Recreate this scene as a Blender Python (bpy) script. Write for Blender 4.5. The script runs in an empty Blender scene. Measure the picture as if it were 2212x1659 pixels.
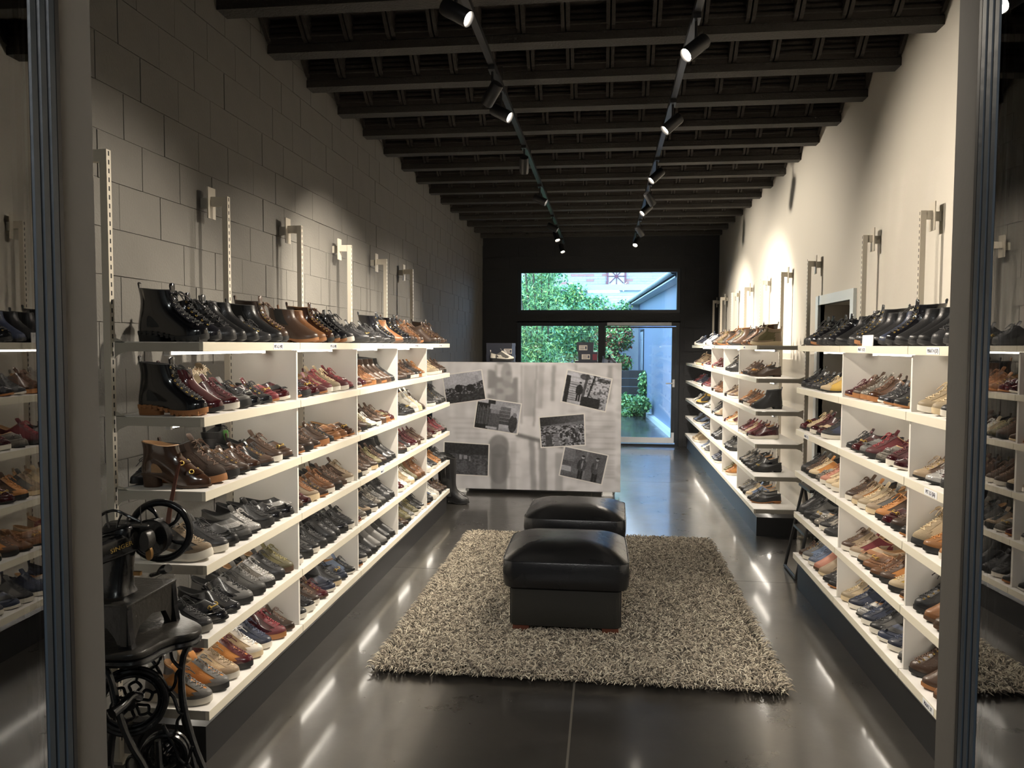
import bpy, bmesh, math, random
import numpy as np
from mathutils import Matrix, Vector
from math import sin, cos, pi, radians
random.seed(7); rng = np.random.default_rng(7)
SC = bpy.context.scene; COL = SC.collection

# ------------------------------------------------------------------ camera
cd = bpy.data.cameras.new('camera'); cam = bpy.data.objects.new('camera', cd); COL.objects.link(cam)
cd.sensor_width = 36.0; cd.lens = 36 * 1650 / 2212; cd.clip_start = 0.02; cd.clip_end = 200
cam.matrix_world = Matrix.Translation((0, 0, 1.6)) @ (Matrix.Rotation(0.12086, 4, 'Z') @ Matrix.Rotation(pi / 2 - 0.05165, 4, 'X') @ Matrix.Rotation(0.004, 4, 'Z'))
SC.camera = cam
# ------------------------------------------------------------------ world, exposure
w = bpy.data.worlds.new('sky'); SC.world = w; w.use_nodes = True
bg = w.node_tree.nodes['Background']; bg.inputs[0].default_value = (0.46, 0.69, 1.0, 1); bg.inputs[1].default_value = 14.0
SC.view_settings.view_transform = 'Standard'; SC.view_settings.look = 'None'
SC.view_settings.exposure = 0.0; SC.view_settings.gamma = 1.0; SC.view_settings.use_curve_mapping = False
cy = SC.cycles
cy.max_bounces = 8; cy.diffuse_bounces = 4; cy.glossy_bounces = 4; cy.transmission_bounces = 4; cy.transparent_max_bounces = 12
cy.sample_clamp_indirect = 6.0; cy.caustics_reflective = False; cy.caustics_refractive = False
cy.use_denoising = True
TUBE_E = 14.5       # strength of the shelf light tubes
SPOT_W = 420.0       # watts of one track spotlight
TUBE_C = (1.0, 0.915, 0.79); SPOT_C = (1.0, 0.89, 0.74)

la = bpy.data.lights.new('jamb_fill', 'AREA'); la.energy = 170; la.size = 1.2; la.color = (.95, .92, .88); lo_ = bpy.data.objects.new('jamb_fill', la); COL.objects.link(lo_); lo_.location = (0, -1.6, 3.4)  # added fill light behind the camera, lifts the dark door jambs

# ------------------------------------------------------------------ materials
MATS = {}
def mat(name, col=(.5, .5, .5), rough=.5, metal=0., coat=0., bump=0., bscale=60., var=0., vscale=8., emit=None, estr=0., spec=.5, attr=None, rvar=0.):
    if name in MATS: return MATS[name]
    m = bpy.data.materials.new(name); m.use_nodes = True; nt = m.node_tree; b = nt.nodes['Principled BSDF']
    b.inputs['Base Color'].default_value = (*col, 1); b.inputs['Roughness'].default_value = rough; b.inputs['Metallic'].default_value = metal
    b.inputs['Coat Weight'].default_value = coat; b.inputs['Coat Roughness'].default_value = .06; b.inputs['Specular IOR Level'].default_value = spec
    if emit: b.inputs['Emission Color'].default_value = (*emit, 1); b.inputs['Emission Strength'].default_value = estr
    if attr:
        a = nt.nodes.new('ShaderNodeAttribute'); a.attribute_name = attr; nt.links.new(a.outputs['Color'], b.inputs['Base Color'])
    if bump or var or rvar:
        tc = nt.nodes.new('ShaderNodeTexCoord'); src = tc.outputs['Object']
    if bump:
        n = nt.nodes.new('ShaderNodeTexNoise'); n.inputs['Scale'].default_value = bscale; n.inputs['Detail'].default_value = 4
        nt.links.new(src, n.inputs['Vector']); bp = nt.nodes.new('ShaderNodeBump'); bp.inputs['Strength'].default_value = bump; bp.inputs['Distance'].default_value = .01
        nt.links.new(n.outputs['Fac'], bp.inputs['Height']); nt.links.new(bp.outputs['Normal'], b.inputs['Normal'])
    if var:
        n = nt.nodes.new('ShaderNodeTexNoise'); n.inputs['Scale'].default_value = vscale; n.inputs['Detail'].default_value = 6
        nt.links.new(src, n.inputs['Vector']); mx = nt.nodes.new('ShaderNodeMix'); mx.data_type = 'RGBA'
        mx.inputs['A'].default_value = (*[c * (1 - var) for c in col], 1); mx.inputs['B'].default_value = (*[min(1, c * (1 + var)) for c in col], 1)
        nt.links.new(n.outputs['Fac'], mx.inputs['Factor']); nt.links.new(mx.outputs['Result'], b.inputs['Base Color'])
    if rvar:
        n = nt.nodes.new('ShaderNodeTexNoise'); n.inputs['Scale'].default_value = 3.0; n.inputs['Detail'].default_value = 7
        nt.links.new(src, n.inputs['Vector']); mr = nt.nodes.new('ShaderNodeMapRange')
        mr.inputs['From Min'].default_value = .3; mr.inputs['From Max'].default_value = .7
        mr.inputs['To Min'].default_value = rough - rvar; mr.inputs['To Max'].default_value = rough + rvar
        nt.links.new(n.outputs['Fac'], mr.inputs['Value']); nt.links.new(mr.outputs['Result'], b.inputs['Roughness'])
    MATS[name] = m; return m

def glass_mat(name, tint=(1, 1, 1), ior=1.5, boost=1.0):
    m = bpy.data.materials.new(name); m.use_nodes = True; nt = m.node_tree; nt.nodes.clear()
    o = nt.nodes.new('ShaderNodeOutputMaterial'); t = nt.nodes.new('ShaderNodeBsdfTransparent'); t.inputs[0].default_value = (*tint, 1)
    g = nt.nodes.new('ShaderNodeBsdfGlossy'); g.inputs['Roughness'].default_value = 0.0
    f = nt.nodes.new('ShaderNodeFresnel'); f.inputs['IOR'].default_value = ior
    mm = nt.nodes.new('ShaderNodeMath'); mm.operation = 'MULTIPLY'; mm.inputs[1].default_value = boost; mm.use_clamp = True
    nt.links.new(f.outputs[0], mm.inputs[0]); mx = nt.nodes.new('ShaderNodeMixShader')
    nt.links.new(mm.outputs[0], mx.inputs[0]); nt.links.new(t.outputs[0], mx.inputs[1]); nt.links.new(g.outputs[0], mx.inputs[2]); nt.links.new(mx.outputs[0], o.inputs[0])
    return m

# ------------------------------------------------------------------ mesh helpers
class MB:
    def __init__(s): s.v = []; s.f = []; s.mi = []
    def add(s, v, f, mi=0):
        o = len(s.v); s.v += [tuple(map(float, p)) for p in v]; s.f += [tuple(i + o for i in q) for q in f]; s.mi += [mi] * len(f); return s
    def box(s, x0, x1, y0, y1, z0, z1, mi=0):
        v = [(x, y, z) for z in (z0, z1) for y in (y0, y1) for x in (x0, x1)]
        return s.add(v, [(0, 2, 3, 1), (4, 5, 7, 6), (0, 1, 5, 4), (1, 3, 7, 5), (3, 2, 6, 7), (2, 0, 4, 6)], mi)
    def rings(s, R, closed=True, cap0=False, cap1=False, mi=0):
        R = np.asarray(R, float); K, N = R.shape[:2]; f = []
        n2 = N if closed else N - 1
        for k in range(K - 1):
            for j in range(n2):
                a = k * N + j; b = k * N + (j + 1) % N; f.append((a, b, b + N, a + N))
        if cap0: f.append(tuple(range(N))[::-1])
        if cap1: f.append(tuple((K - 1) * N + j for j in range(N)))
        return s.add(R.reshape(-1, 3), f, mi)
    def tube(s, pts, r, n=8, closed=False, mi=0, caps=True):
        P = np.asarray(pts, float); K = len(P); rr = np.broadcast_to(np.asarray(r, float), (K,))
        T = np.zeros_like(P)
        for i in range(K):
            a = P[(i - 1) % K] if (closed or i > 0) else P[i]; b = P[(i + 1) % K] if (closed or i < K - 1) else P[i]
            T[i] = (b - a) / (np.linalg.norm(b - a) + 1e-12)
        up = np.array([0, 0, 1.]) if abs(T[0][2]) < .9 else np.array([1., 0, 0]); R = []
        for i in range(K):
            up = up - T[i] * up.dot(T[i]); nn = np.linalg.norm(up); up = up / nn if nn > 1e-6 else np.array([1., 0, 0]); sd = np.cross(T[i], up)
            R.append([P[i] + rr[i] * (cos(2 * pi * j / n) * up + sin(2 * pi * j / n) * sd) for j in range(n)])
        if closed: R.append(R[0]); caps = False
        return s.rings(R, True, caps, caps, mi)
    def cyl(s, p0, p1, r, n=16, mi=0, r1=None): return s.tube([p0, p1], [r, r if r1 is None else r1], n, mi=mi)
    def mesh(s, name, smooth=True, angle=None):
        me = bpy.data.meshes.new(name); me.from_pydata(s.v, [], s.f)
        if len(set(s.mi)) > 1: me.polygons.foreach_set('material_index', s.mi)
        if smooth:
            me.polygons.foreach_set('use_smooth', [True] * len(me.polygons))
            if angle is not None: me.set_sharp_from_angle(angle=radians(angle))
        me.update(); return me

def link(name, me, m=None, parent=None, loc=None, rot=None):
    o = bpy.data.objects.new(name, me); COL.objects.link(o)
    if m is not None:
        for x in (m if isinstance(m, (list, tuple)) else [m]): me.materials.append(x)
    if parent: o.parent = parent
    if loc: o.location = loc
    if rot: o.rotation_euler = rot
    return o
def part(name, mb, m, parent, smooth=False, angle=40, **k): return link(name, mb.mesh(name, smooth, angle if smooth else None), m, parent, **k)
def box(name, x0, x1, y0, y1, z0, z1, m, parent=None, bev=0.):
    mb = MB().box(min(x0, x1), max(x0, x1), min(y0, y1), max(y0, y1), z0, z1); me = mb.mesh(name, False)
    if bev:
        bm = bmesh.new(); bm.from_mesh(me); bmesh.ops.bevel(bm, geom=bm.edges[:], offset=bev, segments=2, affect='EDGES', profile=.7); bm.to_mesh(me); bm.free()
    return link(name, me, m, parent)
def tag(o, label=None, cat=None, group=None, kind=None):
    if label: o['label'] = label
    if cat: o['category'] = cat
    if group: o['group'] = group
    if kind: o['kind'] = kind
    return o
def empty(name, loc=(0, 0, 0), rz=0, label=None, cat=None, group=None):
    o = bpy.data.objects.new(name, None); COL.objects.link(o); o.location = loc; o.rotation_euler = (0, 0, rz); o.empty_display_size = .1
    return tag(o, label, cat, group)
def fast_mesh(name, V, F, mi=None, smooth=False):
    """V (n,3), F (m,4) or (m,3)"""
    me = bpy.data.meshes.new(name); V = np.asarray(V, np.float32); F = np.asarray(F, np.int32); k = F.shape[1]
    me.vertices.add(len(V)); me.vertices.foreach_set('co', V.ravel()); me.loops.add(F.size); me.loops.foreach_set('vertex_index', F.ravel())
    me.polygons.add(len(F)); me.polygons.foreach_set('loop_start', np.arange(0, F.size, k, dtype=np.int32)); me.polygons.foreach_set('loop_total', np.full(len(F), k, np.int32))
    if mi is not None: me.polygons.foreach_set('material_index', np.asarray(mi, np.int32))
    if smooth: me.polygons.foreach_set('use_smooth', np.ones(len(F), bool))
    me.update(calc_edges=True); return me
def text(s, size, m, parent, loc, rot, name='lettering', ext=.0005, sx=1.0):
    cu = bpy.data.curves.new(name, 'FONT'); cu.body = s; cu.size = size; cu.extrude = ext; cu.align_x = 'CENTER'; cu.align_y = 'CENTER'; cu.resolution_u = 2
    cu.materials.append(m); t = bpy.data.objects.new(name, cu); COL.objects.link(t); dg = bpy.context.evaluated_depsgraph_get(); dg.update()
    me = bpy.data.meshes.new_from_object(t.evaluated_get(dg)); bpy.data.objects.remove(t)
    o = bpy.data.objects.new(name, me); COL.objects.link(o); o.parent = parent; o.location = loc; o.rotation_euler = rot; o.scale = (sx, 1, 1); return o
def bez(P, n=24):
    """Catmull-Rom through points"""
    P = [np.array(p, float) for p in P]; P = [2 * P[0] - P[1]] + P + [2 * P[-1] - P[-2]]; out = []
    segs = len(P) - 3; m = max(2, n // segs)
    for i in range(segs):
        a, b, c, d = P[i:i + 4]
        for t in np.linspace(0, 1, m, endpoint=False):
            out.append(.5 * ((2 * b) + (-a + c) * t + (2 * a - 5 * b + 4 * c - d) * t * t + (-a + 3 * b - 3 * c + d) * t ** 3))
    out.append(P[-2]); return np.array(out)

# ------------------------------------------------------------------ palette
M_board = mat('white shelf top', (.74, .72, .69), .5)
M_shelf = mat('cream shelf steel', (.70, .655, .54), .45, bump=.02, bscale=200)
M_bracket = mat('taupe bracket steel', (.42, .39, .33), .45)
M_panel = mat('white divider board', (.74, .71, .66), .5)
M_post = mat('slotted steel cream', (.54, .495, .415), .4)
M_slot = mat('dark slot', (.01, .01, .01), .8)
M_block = mat('painted block grey', (.135, .128, .114), .75, bump=.25, bscale=90, var=.10, vscale=5)
M_blockfar = mat('dark painted block', (.020, .021, .024), .75, bump=.2, bscale=70)
M_plaster = mat('cream plaster', (.56, .525, .46), .8, bump=.05, bscale=40, var=.03, vscale=1.5)
M_black = mat('matt black metal', (.012, .012, .013), .4)
M_kick = mat('black plinth', (.010, .010, .011), .5)
M_ceil = mat('dark painted concrete', (.034, .029, .025), .8, bump=.6, bscale=60)
M_ceilb = mat('dark painted concrete joist', (.046, .042, .037), .8, bump=.9, bscale=70)
M_tube = mat('lit tube', (1, 1, 1), .5, emit=TUBE_C, estr=TUBE_E)
M_tubecap = mat('tube end white', (.8, .8, .8), .4)
M_frame = mat('blue grey window metal', (.030, .042, .055), .38, bump=.08, bscale=30)
M_framei = mat('dark window metal', (.012, .016, .022), .4)
M_jamb = mat('grey jamb paint', (.19, .175, .155), .6, bump=.05, bscale=60)
M_silver = mat('brushed aluminium', (.62, .62, .62), .35, metal=.8)
M_white = mat('white plastic', (.75, .75, .75), .45)
M_paper = mat('label paper', (.78, .79, .82), .6)
M_ink = mat('label ink', (.05, .055, .09), .6)
M_glass = glass_mat('window glass', (.93, .97, .97), 1.5, 1.7)
M_door_glass = glass_mat('door leaf glass', (.84, .89, .88), 1.9, 2.1)
M_leather = mat('black leather', (.010, .0105, .012), .27, bump=.10, bscale=160, rvar=.05)
M_leather2 = mat('black leather base', (.016, .016, .014), .45, bump=.10, bscale=160)
M_wood = mat('dark red wood', (.11, .035, .02), .35)
M_iron = mat('black enamelled iron', (.010, .010, .011), .22, bump=.12, bscale=50, rvar=.12)
M_ironw = mat('worn iron', (.019, .0175, .0155), .36, bump=.2, bscale=60, var=.35, vscale=20, rvar=.1)
M_gold = mat('gold', (.62, .43, .12), .35, metal=.8)
M_chrome = mat('chrome', (.75, .75, .77), .15, metal=1.)

# ------------------------------------------------------------------ floor
def floor_mat():
    m = bpy.data.materials.new('polished concrete'); m.use_nodes = True; nt = m.node_tree; b = nt.nodes['Principled BSDF']; L = nt.links.new
    tc = nt.nodes.new('ShaderNodeTexCoord')
    def noise(sc, det, rgh=.6):
        n = nt.nodes.new('ShaderNodeTexNoise'); n.inputs['Scale'].default_value = sc; n.inputs['Detail'].default_value = det; n.inputs['Roughness'].default_value = rgh; L(tc.outputs['Object'], n.inputs['Vector']); return n.outputs['Fac']
    r = nt.nodes.new('ShaderNodeValToRGB'); L(noise(1.3, 8, .7), r.inputs[0])
    r.color_ramp.elements[0].position = .3; r.color_ramp.elements[0].color = (.014, .013, .0115, 1); r.color_ramp.elements[1].position = .75; r.color_ramp.elements[1].color = (.048, .044, .039, 1)
    sp = nt.nodes.new('ShaderNodeTexVoronoi'); sp.inputs['Scale'].default_value = 5.; L(tc.outputs['Object'], sp.inputs['Vector'])
    r2 = nt.nodes.new('ShaderNodeValToRGB'); L(sp.outputs['Distance'], r2.inputs[0]); r2.color_ramp.elements[0].position = .0; r2.color_ramp.elements[0].color = (1, 1, 1, 1); r2.color_ramp.elements[1].position = .007; r2.color_ramp.elements[1].color = (0, 0, 0, 1)
    mx = nt.nodes.new('ShaderNodeMix'); mx.data_type = 'RGBA'; L(r2.outputs[0], mx.inputs['Factor']); L(r.outputs[0], mx.inputs['A']); mx.inputs['B'].default_value = (.25, .24, .22, 1)
    L(mx.outputs['Result'], b.inputs['Base Color'])
    mr = nt.nodes.new('ShaderNodeMapRange'); L(noise(2.2, 9, .75), mr.inputs['Value']); mr.inputs['From Min'].default_value = .3; mr.inputs['From Max'].default_value = .75; mr.inputs['To Min'].default_value = .24; mr.inputs['To Max'].default_value = .42
    L(mr.outputs[0], b.inputs['Roughness']); b.inputs['Specular IOR Level'].default_value = 1.0; b.inputs['Coat Weight'].default_value = .8; b.inputs['Coat Roughness'].default_value = .105; b.inputs['Coat IOR'].default_value = 1.5
    bp = nt.nodes.new('ShaderNodeBump'); bp.inputs['Strength'].default_value = .05; bp.inputs['Distance'].default_value = .01; L(noise(9, 4), bp.inputs['Height']); L(bp.outputs[0], b.inputs['Normal'])
    return m
M_floor = floor_mat(); M_joint = mat('pale joint filler', (.30, .27, .22), .7)
XW0, XW1, YB, ZC = -1.965, 1.745, 12.22, 3.28
fl = tag(empty('floor'), kind='structure')
box('screed', -2.3, 2.3, -3.2, 12.6, -.12, -.008, M_joint, fl)
xj, yj = -.128, [-3.2, 5.27, 9.0, 12.6]
for a, b in zip(yj[:-1], yj[1:]):
    for x0, x1 in ((-2.3, xj - .005), (xj + .005, 2.3)):
        box('slab', x0, x1, a + .002, b - .002, -.008 - .02, 0, M_floor, fl)

# ------------------------------------------------------------------ left wall of painted concrete blocks
wl = tag(empty('wall_left'), kind='structure')
box('mortar', XW0 - .22, XW0 - .0035, 1.12, YB + .2, 0, 3.6, M_block, wl)
BL, BH = .29, .187
bmesh_b = MB().box(-.012, .0, -BL / 2 + .0022, BL / 2 - .0022, -BH / 2 + .0018, BH / 2 - .0018).mesh('block', False); bmesh_b.materials.append(M_block)
cand = []
for r in range(19):
    z = BH * (r + .5)
    off = (r % 2) * BL * .5 + rng.uniform(-.03, .03)
    y = 1.2 + off
    while y < YB - .1:
        cand.append((y, z, rng.uniform(-.001, .0025), rng.uniform(-.0008, .0008))); y += BL
vis = [c for c in cand if c[0] > 2.2 and (c[1] > 1.35 or c[0] < 3.75)]
vis.sort(key=lambda c: math.hypot(c[0], 1.9)); near = set(vis[:295])
for c in near:
    o = bpy.data.objects.new('block', bmesh_b); COL.objects.link(o); o.parent = wl; o.location = (XW0 + c[2], c[0], c[1] + c[3])
mb = MB()
for c in cand:
    if c in near: continue
    y1 = min(c[0] + BL / 2 - .0035, YB + .1)
    mb.box(XW0 - .012 + c[2], XW0 + c[2], c[0] - BL / 2 + .0035, y1, c[1] - BH / 2 + .003 + c[3], c[1] + BH / 2 - .003 + c[3])
tag(part('far_blocks', mb, M_block, wl), kind='stuff')
# ------------------------------------------------------------------ right wall with an inset doorway
wr = tag(empty('wall_right'), kind='structure'); D0, D1, DZ = 5.70, 6.52, 1.93
mb = MB(); mb.box(XW1, XW1 + .22, 1.42, D0, 0, 3.6); mb.box(XW1, XW1 + .22, D1, YB + .2, 0, 3.6); mb.box(XW1, XW1 + .22, D0, D1, DZ, 3.6)
part('plaster', mb, M_plaster, wr)
M_trim = mat('pale blue grey casing paint', (.62, .66, .66), .45)
mb = MB(); mb.box(XW1 - .022, XW1 + .03, D0 - .075, D0, 0, DZ + .075); mb.box(XW1 - .022, XW1 + .03, D1, D1 + .075, 0, DZ + .075); mb.box(XW1 - .022, XW1 + .03, D0, D1, DZ, DZ + .075)
tag(part('trim_1', mb, M_trim, None), kind='structure')
mb = MB(); mb.box(XW1 + .22, 2.9, D0 - .3, D0 - .2, 0, 2.6); mb.box(XW1 + .22, 2.9, D1 + .2, D1 + .3, 0, 2.6); mb.box(2.8, 2.9, D0 - .2, D1 + .2, 0, 2.6); mb.box(XW1 + .22, 2.9, D0 - .2, D1 + .2, 2.5, 2.6)
tag(part('wall_passage_beyond', mb, mat('beige corridor paint', (.36, .32, .26), .8), None), kind='structure')
box('corridor_floor', XW1, 2.9, D0 - .2, D1 + .2, -.05, .001, M_floor, None)['kind'] = 'structure'
dr = tag(empty('door_2'), kind='structure')
box('door_leaf', 2.3, 2.34, D0 + .02, D1 - .2, .01, 1.95, mat('dark varnished door', (.018, .014, .012), .4), dr); box('door_stile', 2.27, 2.30, D1 - .24, D1 - .2, .01, 1.95, mat('beige corridor paint'), dr)

# ------------------------------------------------------------------ back wall with window band and door
wb = tag(empty('wall_back'), kind='structure')
W0, W1 = -1.40, 1.165
mb = MB(); T = .30
mb.box(XW0 - .2, W0, YB, YB + T, 0, 3.6); mb.box(W1, XW1 + .2, YB, YB + T, 0, 3.6); mb.box(W0, W1, YB, YB + T, 2.80, 3.6); mb.box(W0, W1, YB, YB + T, 1.955, 2.10)
part('masonry', mb, M_blockfar, wb)
# courses of the dark blocks right and left of the glazing
bm2 = MB().box(-.142, .142, -.012, 0, -.09, .09).mesh('block', False); bm2.materials.append(M_blockfar)
for r in range(17):
    z = .187 * (r + .5); off = (r % 2) * .145
    for x in np.arange(XW0 + .15 - off, XW1, .29):
        if (x + .145 < W0 or x - .145 > W1) or z > 2.95:
            if x - .142 < XW0 or x + .142 > XW1: continue
            o = bpy.data.objects.new('block', bm2); COL.objects.link(o); o.parent = wb; o.location = (x, YB, z)
def window(name, x0, x1, z0, z1, y, fr=.05, glass=M_glass, mf=M_framei, depth=.07):
    o = tag(empty(name), kind='structure'); mb = MB()
    mb.box(x0, x1, y, y + depth, z0, z0 + fr); mb.box(x0, x1, y, y + depth, z1 - fr, z1); mb.box(x0, x0 + fr, y, y + depth, z0 + fr, z1 - fr); mb.box(x1 - fr, x1, y, y + depth, z0 + fr, z1 - fr)
    part('window_frame', mb, mf, o); box('pane', x0 + fr, x1 - fr, y + depth * .45, y + depth * .45 + .006, z0 + fr, z1 - fr, glass, o); return o
window('window_1', W0, W1, 2.10, 2.80, YB + .03, .055)
window('window_2', W0, -.055, 0.0, 1.955, YB + .03, .055)
d1 = tag(empty('door_1'), kind='structure')
y = YB + .03
mb = MB(); mb.box(-.055, .0, y, y + .07, 0, 1.955); mb.box(W1 - .055, W1, y, y + .07, 0, 1.955); mb.box(0, W1 - .055, y, y + .07, 1.90, 1.955); mb.box(0, W1 - .055, y, y + .07, 0, .03)
part('door_frame', mb, M_framei, d1)
mb = MB(); mb.box(.002, .012, y - .02, y + .04, .06, 1.89); mb.box(1.045, 1.105, y - .02, y + .04, .06, 1.89); mb.box(.012, 1.045, y - .02, y + .04, 1.87, 1.89); mb.box(.012, 1.045, y - .02, y + .04, .06, .13)
part('door_leaf', mb, M_framei, d1); box('pane', .012, 1.045, y + .005, y + .011, .13, 1.87, M_glass, d1)
box('kick_bar', .0, 1.09, y - .045, y - .02, .055, .14, mat('satin grey plate', (.62, .65, .70), .4), d1); box('kick_bar_hook', 1.05, 1.09, y - .045, y - .02, .14, .22, mat('satin grey plate'), d1)
mb = MB(); mb.cyl((1.075, y - .02, 1.0), (1.075, y - .07, 1.0), .011, 10); mb.tube([(1.075, y - .07, 1.0), (1.02, y - .075, 1.0), (.95, y - .075, 1.0)], .010, 8); mb.box(1.058, 1.092, y - .026, y - .02, .94, 1.06)
part('door_handle', mb, M_silver, d1, True)
box('door_closer', .03, 1.03, y - .06, y - .02, 1.905, 1.955, mat('satin grey plate'), d1)
box('guide_rail', W0 - .02, W1 + .01, y - .03, y - .01, 1.957, 1.973, M_silver, d1)

# ------------------------------------------------------------------ ceiling : joists and hollow blocks between them
ce = tag(empty('ceiling'), kind='structure')
box('deck', XW0 - .2, XW1 + .2, 1.0, YB + .3, 3.50, 3.6, M_ceil, ce)
JS = .588; JY = [3.79 + JS * k for k in range(-4, 15)]
def joist_mesh():
    mb = MB(); prof = [(-.055, 0), (.055, 0), (.055, .045), (.022, .075), (.022, .22), (-.022, .22), (-.022, .075), (-.055, .045)]
    R = [[(x, a, b) for a, b in prof] for x in (XW0, XW1)]; mb.rings(R, True, True, True); return mb.mesh('joist', False)
jm = joist_mesh(); jm.materials.append(M_ceilb)
for yy in JY:
    o = bpy.data.objects.new('joist', jm); COL.objects.link(o); o.parent = ce; o.location = (0, yy, ZC)
def cblock():
    mb = MB(); h = JS / 2 - .03; wd = .238
    for s in (-1, 1):   # tapering fins
        prof = [(-h, .05), (-h + .05, .065), (-h * .45, .155), (h * .45, .155), (h - .05, .065), (h, .05), (h, .2), (-h, .2)]
        x0, x1 = (s * wd / 2, s * (wd / 2 - .020)); mb.rings([[(x, a, b) for a, b in prof] for x in (min(x0, x1), max(x0, x1))], True, True, True)
    mb.box(-wd / 2, wd / 2, -h, h, .185, .215)
    for k in range(3): mb.box(-wd / 2 + .02, wd / 2 - .02, h - .05, h - .02, .08 + .03 * k, .095 + .03 * k)
    mb.box(-wd / 2 + .02, wd / 2 - .02, h - .03, h, .05, .2)
    return mb.mesh('ceiling_block', False)
cm = cblock(); cm.materials.append(M_ceil)
nb = 15; bw = (XW1 - XW0) / nb
for a, b in zip(JY[:-1], JY[1:]):
    if b < 2.0: continue
    for k in range(nb):
        o = bpy.data.objects.new('ceiling_block', cm); COL.objects.link(o); o.parent = ce; o.location = (XW0 + bw * (k + .5), (a + b) / 2, ZC + rng.uniform(-.002, .002))

# ------------------------------------------------------------------ shop front: jambs, open glass leaves, side panes, added sky blocker
fr = tag(empty('wall_front'), kind='structure')
mb = MB(); mb.box(-.87, -.785, 1.026, 1.105, 0, 3.6); mb.box(.588, .72, 1.325, 1.40, 0, 3.6)
mb.box(-2.3, 2.3, 1.05, 1.1, 3.45, 3.6); mb.box(-2.3, -1.87, 1.05, 1.12, 0, 3.6); mb.box(1.66, 2.3, 1.33, 1.40, 0, 3.6)
part('jamb', mb, M_jamb, fr)
window('window_3', -1.88, -.872, .02, 3.45, 1.05, .05, M_glass, M_frame, .05)
window('window_4', .72, 1.68, .02, 3.45, 1.34, .05, M_glass, M_frame, .05)
def stile(mb, x, y0, y1, sx, z0, z1, n=5):
    """door-leaf upright with rounded grooves, room side sx"""
    d = (y1 - y0) / n
    for k in range(n):
        yc = y0 + d * (k + .5); R = []
        ring = [(x, yc - d * .5), (x + sx * .002, yc - d * .46), (x + sx * .006, yc - d * .30), (x + sx * .006, yc + d * .30), (x + sx * .002, yc + d * .46), (x, yc + d * .5), (x - sx * .014, yc + d * .5), (x - sx * .014, yc - d * .5)]
        mb.rings([[(a, b, z) for a, b in ring] for z in (z0, z1)], True, True, True)
def leaf(name, hx, hy, a, sx, w_, label_kind):
    o = tag(empty(name, (hx, hy, 0), a), kind='structure'); mb = MB()
    stile(mb, 0, -.055, 0, sx, .01, 3.3, 3); stile(mb, 0, -w_, -w_ + .06, sx, .01, 3.3, 3)
    part('door_stile', mb, M_frame, o); mb = MB(); mb.box(-.012, .006, -w_ + .06, -.055, .01, .09); mb.box(-.012, .006, -w_ + .06, -.055, 3.22, 3.3); part('door_rail', mb, M_frame, o)
    box('pane', -.004, .004, -w_ + .06, -.055, .09, 3.22, M_door_glass, o)
    mb = MB(); mb.box(-.006, .006, -.002, .006, .01, 3.3); part('door_seal', mb, M_black, o); return o
leaf('door_3', -.781, 1.018, .03, 1, .95, '')
leaf('door_4', .592, 1.318, .05, -1, .95, '')
# unseen box added round the camera, keeps sky light out of the entrance
pw = mat('grey sky blocker', (.10, .10, .10), .85)
mb = MB(); mb.box(-2.5, -2.3, -3.2, 1.1, 0, 3.6); mb.box(2.3, 2.5, -3.2, 1.4, 0, 3.6); mb.box(-2.5, 2.5, -3.4, -3.2, 0, 3.6)
tag(part('wall_sky_blocker', mb, pw, None), kind='structure')
tag(box('ceiling_sky_blocker', -2.5, 2.5, -3.4, 1.06, 3.6, 3.7, pw), kind='structure')
# ------------------------------------------------------------------ wall shelving
ZL = [1.605 - .278 * k for k in range(6)]; ZR = [1.60 - .2735 * k for k in range(6)]
LY = [2.65 + .905 * k for k in range(5)] + [7.15]
NY = [2.42, 3.355, 4.285, 5.19]; FY = [6.53, 7.48, 8.43, 9.38, 10.33, 11.30]
FL, FR_, PL, PR = -1.466, 1.25, -1.835, 1.65
TIER = ['top', 'second', 'third', 'fourth', 'fifth', 'lowest']; ORD = ['first', 'second', 'third', 'fourth', 'fifth', 'sixth', 'seventh', 'eighth', 'ninth', 'tenth', 'eleventh']
SLOTM = {}
def upright(x, y, side, z1, near, where):
    """slotted post; side +1: slots look to +X (left wall)"""
    o = empty('slotted_upright', (x, y, 0), 0, where, 'upright', 'slotted uprights behind the shelves')
    box('post', -.014, .014, -.013, .013, .0, z1, M_post, o)
    k = 'c' if near else 'f'
    if (k, side) not in SLOTM:
        mb = MB()
        for z in np.arange(.08, 2.29, .032): mb.box(.0136 if side > 0 else -.0144, .0144 if side > 0 else -.0136, -.0035, .0035, z, z + .017)
        me = mb.mesh('slots', False); me.materials.append(M_slot); SLOTM[(k, side)] = me
    s = bpy.data.objects.new('slots', SLOTM[(k, side)]); COL.objects.link(s); s.parent = o; s['kind'] = 'stuff'
    wx = (XW0 + .003 if side > 0 else XW1 - .003) - x
    ww = wx; wx = -side * (.078 if side > 0 else .052)
    box('spacer', min(wx, ww), max(wx, ww), -.008, .008, z1 - .055, z1 - .005, M_bracket, o)
    box('wall_arm', min(wx, -side * .014), max(wx, -side * .014), -.010, .010, z1 - .045, z1, M_post, o)
    box('wall_plate', min(wx, wx + side * .006), max(wx, wx + side * .006), -.035, .035, z1 - .105, z1 + .045, M_post, o)
    box('foot', -.035, .035, -.03, .03, 0, .012, M_post, o)
    return o
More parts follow.
